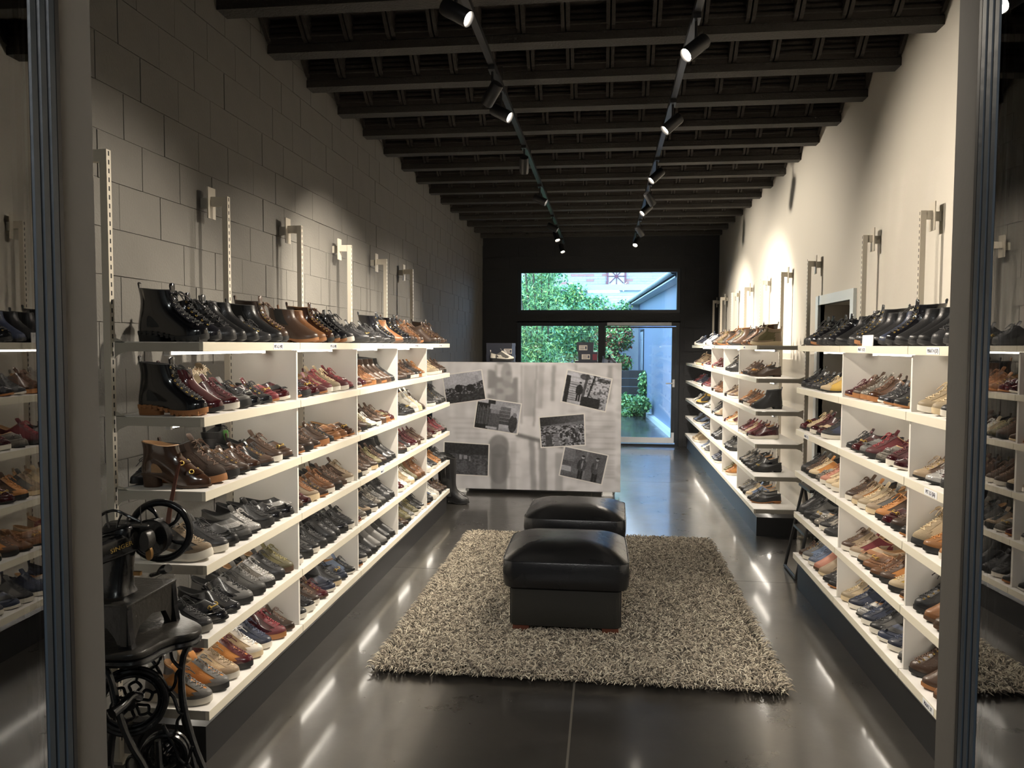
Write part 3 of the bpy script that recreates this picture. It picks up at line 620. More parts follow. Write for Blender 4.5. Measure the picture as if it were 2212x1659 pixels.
CC = {'k': ((.014, .014, .015), 'black'), 'K': ((.008, .008, .010), 'black patent'), 'n': ((.060, .035, .023), 'dark brown'), 'N': ((.060, .028, .016), 'glossy brown'), 't': ((.19, .085, .036), 'tan'), 'o': ((.34, .145, .04), 'orange tan'),
      'r': ((.115, .016, .021), 'red'), 'R': ((.050, .009, .012), 'burgundy'), 'g': ((.095, .092, .088), 'grey'), 's': ((.32, .31, .30), 'silver'), 'b': ((.024, .030, .052), 'navy'), 'B': ((.13, .17, .26), 'slate blue'), 'e': ((.42, .33, .21), 'beige'),
      'w': ((.72, .68, .60), 'off-white'), 'v': ((.12, .105, .050), 'olive'), 'm': ((.16, .145, .125), 'pewter'), 'd': ((.23, .17, .11), 'taupe'), 'y': ((.50, .32, .06), 'yellow'), 'q': ((.30, .13, .09), 'rust pink')}
def leather(c, soft=0, k=1.0):
    nm = f'{c} {k:.2f}'; col = tuple(min(.85, v * k) for v in CC[c][0])
    if c in 'KNR' and not soft: return mat('patent ' + nm, col, .16, coat=.9, bump=.25 if k > 1.1 else 0, bscale=70)
    if c in 'sm': return mat('metal leather ' + nm, col, .30, metal=.55, bump=.4, bscale=180)
    if soft: return mat('suede ' + nm, col, .85, bump=.2, bscale=300, var=.12, vscale=40)
    return mat('leather ' + nm, col, .36 if c in 'kntb' else .5, bump=.12, bscale=140, coat=.15)
SOLE = {'w': mat('white sole', (.66, .62, .54), .6), 'k': mat('black sole', (.014, .014, .014), .5), 't': mat('gum sole', (.30, .13, .045), .55), 'e': mat('cream sole', (.55, .44, .28), .6), 'n': mat('brown sole', (.07, .038, .022), .5), 'g': mat('grey sole', (.20, .19, .17), .6)}
M_lin = {'k': mat('black lining', (.02, .02, .02), .8), 'e': mat('tan lining', (.34, .20, .10), .7)}
SDEF = {'s': 'w', 'r': 'w', 'o': 'k', 'p': 'e', 'l': 'k', 'm': 'k', 'h': 'w', 'a': 'k', 'b': 'k', 'c': 'k', 'z': 'k', 'w': 'n', 'f': 'e', 'T': 'k'}
EXTRA = {}
def put_shoe(tok, x, y, z, rz, where, grp, scale=1.0, lab=None):
    st, c = tok[0], tok[1]; ac = tok[2] if len(tok) > 2 and tok[2] != '.' else c; so = tok[3] if len(tok) > 3 else SDEF[st]
    if so == 'k' and c in 'tno' and st in 'olmcbz' and len(tok) < 4: so = 'n'
    nm, words, cat = SNAME[st]; soft = st in 'srhf' and c not in 'KRNkms'
    cn = CC[c][1] + (' and ' + CC[ac][1] if ac != c else '')
    r = empty(nm, (x, y, z), rz, lab or f'{cn} {words}, {where}', cat, grp); r.scale = (scale,) * 3
    kv = (.8, 1.0, 1.25, .9)[(len(nm) + int(y * 37) + ord(tok[-1])) % 4]; mU = leather(c, soft, kv); mV = leather(ac, 0 if ac != c else (1 - soft if st in 'sr' and c not in 'KNRkms' else soft), kv * (1 if ac != c else .62 if c not in 'kK' else 1.8))
    lc = {'k': 'k', 'K': 'k', 'w': 'w'}.get(c, ac if ac != c else c)
    mT = mat('lace ' + lc, tuple(min(.6, v * (1.15 if max(CC[lc][0]) > .15 else 1.8) + .01) for v in CC[lc][0]), .8)
    role = {'U': mU, 'V': mV, 'S': SOLE.get(so, SOLE['k']), 'T': mT, 'M': M_gold if (ord(tok[-1]) + int(y * 10)) % 2 else M_chrome, 'I': M_lin['k' if c in 'kKbgRn' else 'e'], 'E': M_lin['k'], 'K': SOLE['k'], 'W': mat('cream fur', (.78, .68, .52), .9)}
    obs = []
    for pn, me, ro, par in PRO[st]:
        o = bpy.data.objects.new(pn, me); COL.objects.link(o); o.parent = r if par is None else obs[par]
        o.material_slots[0].link = 'OBJECT'; o.material_slots[0].material = role[ro]; obs.append(o)
    return r
# rows run from the entrance into the shop; token = style, upper, accent, sole
LEFT = [
 ["aKkk bK.k bk.k c k.k", "", "", "", "", ""]]
rows_left = {
 (0,0): "aKKk bKKk bkkk ckkk ckkk okkk ckkk annk cnnn", (0,1): "aKKt cRRk sRRw pgKk lKKk oRKk lrrt mRkw", (0,2): "wNNn hnnt pnnk onnk oNNk oKnk snnw lnnk sbbw ottn", (0,3): "rgdw skkw mkkk mgsk ogsk pkkk lKKk mKsk lkkk lkkk", (0,4): "skkg lKKk oKKk sKgk sggk smsk skkk svvn svdn snnt", (0,5): "sogw sogk sedw soRk sewe sbbw sRrt onnn lnnt",
 (1,0): "cnnt cttt aNNk bKKt bKKt hkkw", (1,1): "lKKt pRKk lRRk orrt serw seew srrw lrrk", (1,2): "lnnt snnk onnt pnnt ogkk mttt lttt lNNt ", (1,3): "lnnk oRRk pdte onnt sttw snnk onnn sndw snnk", (1,4): "skkw sgkk sgkw skkk hkkk bkkk sKKk skkw skkw", (1,5): "sgkw pKKw snnw onRn mbbw skke lbbk oBkw sbkw sbbw",
 (2,0): "skkk lkkk skkk okkk okkk aKKk", (2,1): "oRRw lRRt ottt sttt cntn cnnt cnnn ckkk", (2,2): "slow", (2,3): "peek snnw snnw snne snvk snnk ckkk ckkk", (2,4): "oRRt lmmw pdkk sgkw smmk sggk hkkk zkkk", (2,5): "okkt skkw skkk ckkk cgkk cgkk ckkk ckkk",
 (3,0): "cttn bKKk aKKk anNk snnk bttn bnnt", (3,1): "onnk snnk sonw stkw snnt soow", (3,2): "oKKk lkkk hwww hwee cnnk", (3,3): "snnk srkw sRRw srRw sRnn sRnw", (3,4): "sRRw srww seew sewe cvvk attn bttn", (3,5): "lkkk onnk svvk svgw svvw sgkw skkw",
 (4,0): "bnnk bNNk annk cnnn onnk", (4,1): "seew seew snnw onnn snnk", (4,2): "skkw okkk bkkk hkkk zkkk", (4,3): "lnnk sRRw srnw srrw srrk sngk", (4,4): "sgww sggw sbkw sbow soow skkk skkk", (4,5): "lkkt sgkk sBww swww snnk onnk onnk"}
rows_left[(2,2)] = "onne snnk ovvk oewk snnw snnn mtvt lRRt"
def fill(rows, side, yy, zz, run, nbay, skip=lambda i, k, y: False, dens=.108, xf=None, scale=1.0, gap=.071, back=.262):
    for (i, k), s in rows.items():
        tk = [t for t in s.split() if len(t) >= 2][:8]; a, b = yy[i], yy[i + 1]; n = len(tk); span = b - a - 2 * gap; st = min(dens, span / max(1, n - 1))
        y0 = b - gap - st * (n - 1)
        r_ = random.Random(i * 31 + k * 7 + (0 if side > 0 else 500)); where = run(i, k)
        for q, t in enumerate(tk):
            y = y0 + st * q
            if skip(i, k, y): continue
            ang = r_.gauss(0, .024) + (0 if side > 0 else pi); xt = xf - side * (.012 + r_.uniform(0, .016)); L = .272 * scale
            x = xt - side * L * cos(ang if side > 0 else ang - pi)
            put_shoe(t, x, y + r_.uniform(-.006, .006), zz[k] + .0003, ang, f'{ORD[q]} along, {TIER[k]} shelf, {BAYN[i]} {nbay}', run(i, k), scale)
fill(rows_left, 1, LY, ZL, lambda i, k: f'shoes on the {TIER[k]} shelf, {BAYN[i]} bay on the left', 'left bay', xf=FL, dens=.112)
rows_near = {
 (0,0): "bkkk akkk bkkk ckkk", (0,1): "sbkw skkw seee seew", (0,2): "oRRk bkkk oRsk ondk", (0,3): "sndk sodw sRow sook heed", (0,4): "oKKk smsw cnnk cntn cttn akkk", (0,5): "ckkk cttn cttn cntt annk",
 (1,0): "ckkk ckkk aKKk cbbk ckkk ckkk akkt bkkk ckkk", (1,1): "oekt oKKt okkw sNNt smmt snnt oRRt", (1,2): "oRRw sRRw lmmk srrR mggk lRRk oRkR", (1,3): "lkkt snnk lRRk snok sgde seew sode snnw", (1,4): "onnt syek sonk ookk lttk mdtk spnw sdnw", (1,5): "mgkk sbbw mbkw sgkw sbbw lsbk sbbw seee svvk",
 (2,0): "ckkk bKKk bkkk skkk bKKt bkkk skkk", (2,1): "oyek oKkk okkk oKKk sKKk", (2,2): "sbkw mRek sRRw sdek lRRR", (2,3): "sbew sdew seqw lmmk soek sgnk skkk", (2,4): "okkk smkw lmmk lksk sgkk hkkk", (2,5): "lkkt ogkk cdee cqqn sBBw sBgw onnn"}
rows_near[(1,4)] = "onnt syek sonk ottk lttk mdtk srdw sdnw"
fill(rows_near, -1, NY, ZR, lambda i, k: f'shoes on the {TIER[k]} shelf, {BAYN[i]} bay on the right', 'right bay', xf=FR_, scale=.95, dens=.112, skip=lambda i, k, y: y < 2.62)
rows_far = {
 (0,0): "hvde aNKt cnnn cttn bnnt", (0,1): "onnn lnok snnk smnk onnt", (0,2): "ckkk lttn sttw snnw snnk sook", (0,3): "sRRw sRrk srew srrw sRRw", (0,4): "lkkk sKkk oskk smkk sgmk oKKk", (0,5): "lkkt ogkk sBew smgk sggk ogmk",
 (1,0): "cnnk bvgk cnnt attn", (1,1): "akkk bkkk sgkk", (1,2): "sdnw sndw snnk", (1,3): "sRew soow lRRn", (1,4): "sgkk sgkk skkw", (1,5): "soow snvw",
 (2,0): "bnvt cttn bddt bnnk", (2,1): "sRRw srne srRw sRrt", (2,2): "ottn sttw snnk", (2,3): "cdgk sdkw bkkk", (2,4): "ckkk zkkk sgkk", (2,5): "sbkw sgbw smbw",
 (3,0): "sbww sswk bbww sBBw", (3,1): "sdRw snnw srdw snnt", (3,2): "sRrw srRw sRrw sRRk", (3,3): "swkw swww sgww sskw", (3,4): "sgkw sbgw sgkw skBw", (3,5): "sggw sbgw sbww sgBw",
 (4,0): "sbbw sBww sbww", (4,1): "hdde sndw sdnw sRnw", (4,2): "sbbw sbRw srrw sRRw", (4,3): "hkyk skww swkw sgww", (4,4): "sBkw sBkw sgBw sbgw", (4,5): "hdew sedw sgew"}
fill(rows_far, -1, FY, ZR, lambda i, k: f'shoes on the {TIER[k]} shelf, {BAYN[i]} bay beyond the doorway', 'bay past doorway', xf=FR_, scale=.95, dens=.12)
# special pieces
put_shoe('feew', -1.802, 3.10, ZL[1] + .0003, pi / 2, '', 'shoes on the second shelf, first bay on the left', .95, 'beige boot with cream fluffy trim standing behind the red shoes, second shelf on the left')
o = put_shoe('hkkk', -1.800, 3.255, ZL[2] + .0003, pi / 2, '', 'shoes on the third shelf, first bay on the left', .95, 'black high-top sneaker with green card, behind the brown shoes, third shelf on the left')
box('swing_tag', .14, .145, -.045, .015, .10, .15, mat('green card', (.22, .55, .16), .5), o)
put_shoe('okkk', -1.800, 2.975, ZL[2] + .0003, -pi / 2, '', 'shoes on the third shelf, first bay on the left', .95, 'black shoe pointing to the entrance behind the glossy burgundy bootie, third shelf on the left')
put_shoe('Tkkk', -1.635, 7.50, 0, -.08, '', None, 1.1, 'black leather knee-high boot standing on the floor past the left shelves')
put_shoe('Tkkk', -1.70, 7.66, 0, .02, '', None, 1.1, 'black knee-high boot on the floor, the rear one by the photo board')
# ------------------------------------------------------------------ shag rug
RX0, RX1, RY0, RY1 = -1.11, .85, 3.54, 6.29
rug = empty('shag_rug', ((RX0 + RX1) / 2, (RY0 + RY1) / 2, 0), 0, 'beige and grey brown shaggy rug under the two black footstools', 'rug')
hx, hy = (RX1 - RX0) / 2, (RY1 - RY0) / 2
box('backing', -hx * .975, hx * .975, -hy * .98, hy * .98, .001, .010, mat('rug backing', (.07, .058, .045), .9), rug)
N = 64000; px = rng.uniform(-hx, hx, N); py = rng.uniform(-hy, hy, N); wx_, wy_ = px + (RX0 + RX1) / 2, py + (RY0 + RY1) / 2; kp = ~((np.abs(wx_ + .20) < .27) & ((np.abs(wy_ - 4.40) < .25) | (np.abs(wy_ - 5.43) < .25))); px, py = px[kp], py[kp]; N = len(px); th = rng.uniform(0, 2 * pi, N) ; cen = np.stack([px / hx, py / hy], 1)
edge = np.maximum(np.abs(cen[:, 0]), np.abs(cen[:, 1])) > .965
outd = np.where(np.abs(cen[:, 0]) > np.abs(cen[:, 1]), np.where(px > 0, 0, pi), np.where(py > 0, pi / 2, -pi / 2)); th = np.where(edge, outd + rng.normal(0, .5, N), th)
patchv = np.sin(px * 7 + 1.3 * np.sin(py * 5)) * np.sin(py * 6 + np.cos(px * 4)); th = th * .55 + .45 * np.where(edge, th, patchv * 3)
ln = rng.uniform(.030, .052, N); hgt = rng.uniform(.012, .030, N); wd = rng.uniform(.0024, .0040, N); dx, dy = np.cos(th), np.sin(th); c2 = rng.normal(0, .35, N)
P = []
for t, zf in ((0, 0.), (.33, .75), (.70, 1.0), (1., .72)):
    a = th + c2 * t; P.append(np.stack([px + np.cos(a) * ln * t, py + np.sin(a) * ln * t, .010 + hgt * zf], 1))
sx = np.stack([-dy, dx, np.zeros(N)], 1) * wd[:, None]; V = []
for i, q in enumerate(P):
    wk = (1, 1, .9, .35)[i]; V += [q - sx * wk, q + sx * wk + [0, 0, .0], q + [0, 0, .0032 * wk]]
V = np.stack(V, 1)  # N,12,3
F = []
for i in range(3):
    for a, b in ((0, 1), (1, 2), (2, 0)): F.append((i * 3 + a, i * 3 + b, i * 3 + 3 + b, i * 3 + 3 + a))
F = (np.array(F)[None] + (np.arange(N) * 12)[:, None, None]).reshape(-1, 4)
mi = np.repeat(rng.choice(4, N, p=[.36, .30, .22, .12]), 9)
me = fast_mesh('pile', V.reshape(-1, 3), F, mi, True)
pile = link('pile', me, [mat('rug yarn sand', (.54, .48, .38), .85), mat('rug yarn taupe', (.33, .285, .225), .85), mat('rug yarn brown grey', (.125, .108, .088), .85), mat('rug yarn pale', (.76, .70, .57), .85)], rug)
pile['kind'] = 'stuff'

# ------------------------------------------------------------------ footstools
def sq(n, hx, hy, r):
    """rounded rectangle outline"""
    out = []
    for cxs, cys, a0 in ((1, 1, 0), (-1, 1, pi / 2), (-1, -1, pi), (1, -1, 3 * pi / 2)):
        for t in np.linspace(0, pi / 2, n): out.append((cxs * (hx - r) + r * cos(a0 + t), cys * (hy - r) + r * sin(a0 + t)))
    out2 = []
    for i in range(len(out)):
        a, b = out[i], out[(i + 1) % len(out)]; out2.append(a)
        if i % n == n - 1:
            for t in (.2, .4, .6, .8): out2.append((a[0] + (b[0] - a[0]) * t, a[1] + (b[1] - a[1]) * t))
    return np.array(out2)
def stool(x, y, rz, label, puff):
    o = empty('footstool', (x, y, .010), rz, label, 'footstool', 'black leather footstools on the rug'); hx, hy = .342, .325
    def R(hx, hy, r, z, bulge=0, sag=0):
        q = sq(6, hx, hy, r); fx = 1 + bulge * (1 - (np.abs(q[:, 1]) / hy) ** 2) * .5; fy = 1 + bulge * (1 - (np.abs(q[:, 0]) / hx) ** 2) * .5
        return np.stack([q[:, 0] * fx, q[:, 1] * fy, np.full(len(q), z) + sag * (np.cos(q[:, 0] * 9) * .5)], 1)
    mb = MB(); mb.rings([R(hx - .03, hy - .03, .05, .262), R(hx - .006, hy - .006, .06, .266, .01), R(hx, hy, .065, .285, .03), R(hx + .003, hy + .003, .065, .34, .045), R(hx, hy, .06, .400, .03), R(hx - .003, hy - .003, .06, .412, .02)], True, True, False)
    part('cushion_boxing', mb, M_leather, o, True)
    mb = MB(); pts = R(hx - .001, hy - .001, .06, .413, .02); mb.tube(pts, .0034, 6, True); part('piping', mb, M_leather, o, True)
    mb = MB(); rr = []; 
    for t in np.linspace(0, 1, 13):
        k = 1 - .985 * t; zz = .413 + puff * (1 - (1 - t) ** 3.2)
        q = R((hx - .004) * k, (hy - .004) * k, max(.003, .06 * k + .05 * t * k), zz, .02); q[:, 2] += .004 * np.sin(q[:, 0] * 21 + q[:, 1] * 9) * t * k; rr.append(q)
    mb.rings(rr, True, False, True); part('cushion_top', mb, M_leather, o, True, 80)
    mb = MB(); hb, hc = .305, .295; mb.rings([R(hb - .012, hc - .012, .03, .045), R(hb - .003, hc - .003, .035, .050), R(hb, hc, .035, .07, .012), R(hb, hc, .035, .16, .02), R(hb, hc, .035, .25, .01), R(hb - .02, hc - .02, .03, .268)], True, True, True)
    part('base', mb, M_leather2, o, True)
    mb = MB()
    for s in (-1, 1): mb.tube([(s * (hb - .004), -hc - .0005 + .004, .06), (s * (hb - .004), -hc + .001, .16), (s * (hb - .004), -hc + .003, .255)], .0022, 5)
    part('seam', mb, M_leather, o, True)
    for sx_ in (-1, 1):
        for sy in (-1, 1): box('leg', sx_ * .245 - .045, sx_ * .245 + .045, sy * .245 - .035, sy * .245 + .035, .0, .046, M_wood, o, .003)
    return o
stool(-.205, 4.40, .012, 'black leather footstool with thick cushion, the nearer one on the rug', .075)
stool(-.19, 5.43, -.02, 'black leather footstool behind the nearer one, towards the photo board', .07)

# ------------------------------------------------------------------ photo board (counter front) with printed pictures
board = empty('photo_board', (-.83, 8.08, 0), 0, 'large freestanding board with old black and white photographs printed on it', 'board')
BX0, BX1, BZ0, BZ1 = -1.02, 1.005, .045, 1.41
def paint(nx, nz, fn):
    u, v = np.meshgrid((np.arange(nx) + .5) / nx, (np.arange(nz) + .5) / nz); return fn(u, v)
def lin(c): return np.power(np.clip(c, 0, 1), 2.2)
def print_mesh(name, corners, g, tint=(1, 1, 1)):
    """g (nz,nx) grey print; corners TL,TR,BR,BL as (x,z); y = 0"""
    nz, nx = g.shape; tl, tr, br, bl = [np.array(c, float) for c in corners]; U = np.linspace(0, 1, nx + 1); Vv = np.linspace(0, 1, nz + 1)
    uu, vv = np.meshgrid(U, Vv); uu = uu[..., None]; vv = vv[..., None]; Pq = (1 - vv) * ((1 - uu) * tl + uu * tr) + vv * ((1 - uu) * bl + uu * br)
    V = np.stack([Pq[..., 0], np.zeros(Pq.shape[:2]), Pq[..., 1]], -1).reshape(-1, 3); i, j = np.meshgrid(np.arange(nz), np.arange(nx), indexing='ij'); a = i * (nx + 1) + j
    F = np.stack([a, a + nx + 1, a + nx + 2, a + 1], -1).reshape(-1, 4); me = fast_mesh(name, V, F)
    at = me.color_attributes.new('print', 'FLOAT_COLOR', 'CORNER'); c = lin(g).reshape(-1, 1) * np.array(tint)[None]; c = np.concatenate([c, np.ones((len(c), 1))], 1); at.data.foreach_set('color', np.repeat(c, 4, 0).astype(np.float32).ravel()); return me
def nz_(u, v, s, seed, ax=1., ay=1.):
    r = np.random.default_rng(seed); G = r.random((40, 40)); X = (u * s * ax) % 39; Y = (v * s * ay) % 39; i = np.floor(Y).astype(int); j = np.floor(X).astype(int); fy = Y - i; fx = X - j; fx = fx * fx * (3 - 2 * fx); fy = fy * fy * (3 - 2 * fy)
    return (G[i, j] * (1 - fx) + G[i, j + 1] * fx) * (1 - fy) + (G[i + 1, j] * (1 - fx) + G[i + 1, j + 1] * fx) * fy
def rc(g, u, v, x0, y0, x1, y1, val, a=1., sk=0.):
    m = (u - sk * (v - y0) > x0) & (u - sk * (v - y0) < x1) & (v > y0) & (v < y1); g[m] = g[m] * (1 - a) + val * a
def el(g, u, v, x, y, rx, ry, val, a=1.):
    m = ((u - x) / rx) ** 2 + ((v - y) / ry) ** 2 < 1; g[m] = g[m] * (1 - a) + val * a
def blur(g, n):
    for _ in range(n): p = np.pad(g, 1, mode='edge'); g = (p[1:-1, 1:-1] * 2 + p[:-2, 1:-1] + p[2:, 1:-1] + p[1:-1, :-2] + p[1:-1, 2:]) / 6
    return g
def person(g, u, v, x, y, h, coat, skin, leg=.15):
    """standing figure; x centre, y top of head, h height"""
    rc(g, u, v, x - .035 * h * 2, y + .62 * h, x - .005, y + h, leg); rc(g, u, v, x + .005, y + .62 * h, x + .07 * h, y + h, leg)
    el(g, u, v, x, y + .40 * h, .105 * h, .27 * h, coat); el(g, u, v, x - .09 * h, y + .42 * h, .035 * h, .2 * h, coat * .8); el(g, u, v, x + .09 * h, y + .42 * h, .035 * h, .2 * h, coat * 1.15)
    el(g, u, v, x, y + .08 * h, .042 * h, .065 * h, skin); el(g, u, v, x, y + .035 * h, .046 * h, .035 * h, .1)
def f1(u, v):   # dark crowd under a pale sky
    g = .62 + .1 * nz_(u, v, 4, 1); hz = .42 + .16 * nz_(u, v, 7, 2, 1, .1) - .1 * u; m = v > hz; g[m] = (.14 + .12 * nz_(u, v, 20, 3))[m]
    n = nz_(u, v, 34, 4); m2 = m & (n > .66) & (v < hz + .28); g[m2] = .55; el(g, u, v, .36, .52, .10, .14, .13); el(g, u, v, .66, .54, .10, .12, .13); rc(g, u, v, .82, .15, .9, .42, .55, .6); return g
def f2(u, v):   # stacked cartons in a store room
    g = .55 + .25 * nz_(u, v, 5, 5); rc(g, u, v, 0, .12, .30, 1, .12)
    for k in range(8): rc(g, u, v, .03 + .035 * k, .2 + .05 * (k % 3), .045 + .035 * k, .85, .5 - .05 * (k % 2))
    rc(g, u, v, .30, .30, .56, .98, .34)
    for k in range(5): rc(g, u, v, .56, .18 + .12 * k, .80, .29 + .12 * k, .42 - .04 * k, 1, -.08)
    rc(g, u, v, .33, .30, .54, .44, .62, .7); rc(g, u, v, .26, .90, .52, .97, .72); el(g, u, v, .88, .70, .10, .30, .22); el(g, u, v, .90, .40, .05, .08, .5); rc(g, u, v, .25, 0, .42, .12, .14); return g * .95
def f3(u, v):   # narrow alley of shelves with a standing clerk
    g = .58 + .22 * nz_(u, v, 9, 6, .6, 2)
    for k in range(9): rc(g, u, v, .02, .32 + .07 * k, .30, .335 + .07 * k, .22, .8)
    rc(g, u, v, 0, .15, .10, 1, .13, 1, .02); rc(g, u, v, .44, 0, .50, .9, .18, .8, -.04); rc(g, u, v, .62, 0, .66, .75, .15, .9, -.12); rc(g, u, v, .70, .05, 1, .16, .2, .7)
    n = nz_(u, v, 26, 7); g[(n > .62) & (u > .5)] *= .55; m = (v - .55 > (1 - u) * .3) & (u > .42) & (u < .85) & (v > .7); g[m] = .14; el(g, u, v, .42, .1, .12, .09, .2, .8); person(g, u, v, .34, .28, .62, .12, .6, .10); return g
def f4(u, v):   # workshop full of people at benches
    g = .36 + .12 * nz_(u, v, 6, 8); m = v < .30 - .1 * u; g[m] = (.16 + .2 * u)[m]; n = nz_(u, v, 30, 9); g[(n > .58) & (v > .32)] = .62; g[(n < .34) & (v > .32)] = .16
    rc(g, u, v, .10, .60, .25, 1, .26); rc(g, u, v, .30, .58, .40, 1, .58)
    for k in range(9): rc(g, u, v, .30, .60 + .045 * k, .40, .615 + .045 * k, .2)
    r = random.Random(5)
    for k in range(16): x_, y_ = r.uniform(.45, .95), r.uniform(.35, .75); el(g, u, v, x_, y_ + .12, .035, .10, r.choice((.18, .6, .4))); el(g, u, v, x_, y_, .018, .03, .7)
    return g
def f5(u, v):   # two men in work coats
    g = .30 + .12 * nz_(u, v, 4, 10); rc(g, u, v, 0, 0, .26, .45, .46, .7); rc(g, u, v, .52, .0, .56, 1, .55, .5); rc(g, u, v, .56, 0, .78, 1, .38, .6)
    m = (v > .62) & (u < .22 + (v - .62) * .1) & (v < .80); g[m] = .66; person(g, u, v, .46, .16, .84, .24, .66, .12); person(g, u, v, .80, .14, .88, .30, .6, .12)
    el(g, u, v, .47, .48, .02, .16, .62, .8); el(g, u, v, .81, .44, .015, .12, .6, .6); return g
def f6(u, v):   # dim interior with machines
    g = .24 + .06 * nz_(u, v, 5, 11); m = v < .34; g[m] = .19; n = nz_(u, v, 24, 12); g[(n > .62) & (v > .36)] = .36
    rc(g, u, v, .34, .36, .40, .52, .62, .8); rc(g, u, v, .45, .38, .52, .50, .66, .8); rc(g, u, v, .57, .40, .60, .56, .55, .8); el(g, u, v, .42, .78, .13, .16, .36); rc(g, u, v, .58, .68, .73, 1, .30); rc(g, u, v, .76, .70, .95, 1, .42, .6); return g
def mural(u, v):
    g = .74 + .08 * nz_(u, v, 5, 20, 1.2, .8) + .07 * nz_(u, v, 18, 21, 1.6, .7) + .05 * nz_(u, v, 32, 28, .6, 1.2)
    for x0, x1, vv, y1 in ((.335, .35, .50, .45), (.475, .485, .42, .48), (.49, .55, .54, .42), (.555, .565, .42, .5), (.57, .60, .54, .36), (.64, .66, .45, .3), (.76, .77, .50, .2), (.93, .955, .50, .30)): rc(g, u, v, x0, .02, x1, y1, vv + .12, .75, -.03 if x0 > .5 else 0)
    for k in range(22): y_ = .42 + .022 * k; rc(g, u, v, .80 + .02 * (k % 3), y_, .97, y_ + .008, .60, .6)
    for k in range(12): rc(g, u, v, .08 + .01 * k, .40 + .04 * k, .30, .404 + .04 * k, .5, .5)
    for k in range(7): rc(g, u, v, .40, .30 + .1 * k, .47, .305 + .1 * k, .5, .5)
    el(g, u, v, .385, .25, .07, .11, .50, .55); el(g, u, v, .40, .10, .03, .10, .55, .7)
    n = nz_(u, v, 22, 23); m = (n > .55) & (u > .3) & (u < .46) & (v < .34); g[m] = .56
    el(g, u, v, .36, .66, .055, .09, .46, .75); rc(g, u, v, .315, .72, .405, 1., .46, .7); el(g, u, v, .36, .80, .06, .16, .45, .6)
    rc(g, u, v, .42, .62, .455, 1, .68, .6); rc(g, u, v, .52, .60, .55, 1, .50, .6, .03); rc(g, u, v, .57, .60, .61, 1, .48, .7, .02); rc(g, u, v, .66, .70, .70, 1, .53, .5); m = (v > .55 + .35 * (u - .45)) & (v < .58 + .35 * (u - .45)) & (u > .45) & (u < .70); g[m] = .46
    n = nz_(u, v, 30, 25, .5, 1.5); g[(n > .66) & (u > .72)] *= .92; return g
M_print = mat('printed picture', (1, 1, 1), .55, attr='print')
box('panel', BX0, BX1, 0, .035, BZ0, BZ1, mat('board edge', (.45, .42, .37), .6), board)
bo = link('mural_print', print_mesh('mural_print', [(BX0, BZ1), (BX1, BZ1), (BX1, BZ0), (BX0, BZ0)], np.clip(blur(paint(300, 204, mural), 6) + .06 * (paint(300, 204, lambda u, v: nz_(u, v, 36, 31, 1., .35)) - .5) + .05 * (paint(300, 204, lambda u, v: nz_(u, v, 12, 33, 2.5, .3)) - .5), .3, .88), (.96, .95, .99)), M_print, board); bo.location = (0, -.001, 0)
PH = [('crowd', [(-1.744, 1.27), (-1.305, 1.335), (-1.255, 1.008), (-1.698, .942)], f1, 1.25), ('cartons', [(-1.356, 1.039), (-.872, .973), (-.918, .635), (-1.402, .703)], f2, 1), ('alley', [(-.397, 1.347), (.084, 1.247), (.016, .888), (-.465, .995)], f3, 1),
      ('workshop', [(-.696, .832), (-.204, .88), (-.19, .534), (-.671, .497)], f4, 1), ('coats', [(-.418, .53), (.052, .439), (-.016, .114), (-.478, .207)], f5, 1), ('machines', [(-1.726, .555), (-1.219, .532), (-1.228, .175), (-1.736, .19)], f6, 1)]
lab = {'crowd': 'print of a dark crowd', 'cartons': 'print of stacked cartons', 'alley': 'print of a clerk between shelves', 'workshop': 'print of a busy workshop', 'coats': 'print of two men in work coats', 'machines': 'dim print of machines'}
for q, (nm, c, fn, _) in enumerate(PH):
    cs = [(x + .83, z) for x, z in c]; cc = np.mean(cs, 0); yo = -.0022 - .0009 * (q in (0, 4))
    fo = link('photo_print', print_mesh('photo_print', cs, np.full((2, 2), .88), (1., .98, .96)), M_print, board); fo.location = (0, yo, 0); fo['label'] = lab[nm]
    ins = [tuple(cc + (np.array(p) - cc) * [.945, .93]) for p in cs]
    io = link('picture', print_mesh('picture', ins, np.clip(blur(paint(132, 96, fn), 1) + .10 * (paint(132, 96, lambda u, v: nz_(u, v, 36, 41, 1., .8)) - .5), .09, .78), (.95, .97, 1.10)), M_print, fo); io.location = (0, -.0005, 0)
for xx in (-.70, .87): box('foot', xx - .06, xx + .06, -.02, .14, 0, .012, M_white, board); box('foot_post', xx - .05, xx + .05, .0, .03, .012, .046, M_white, board)
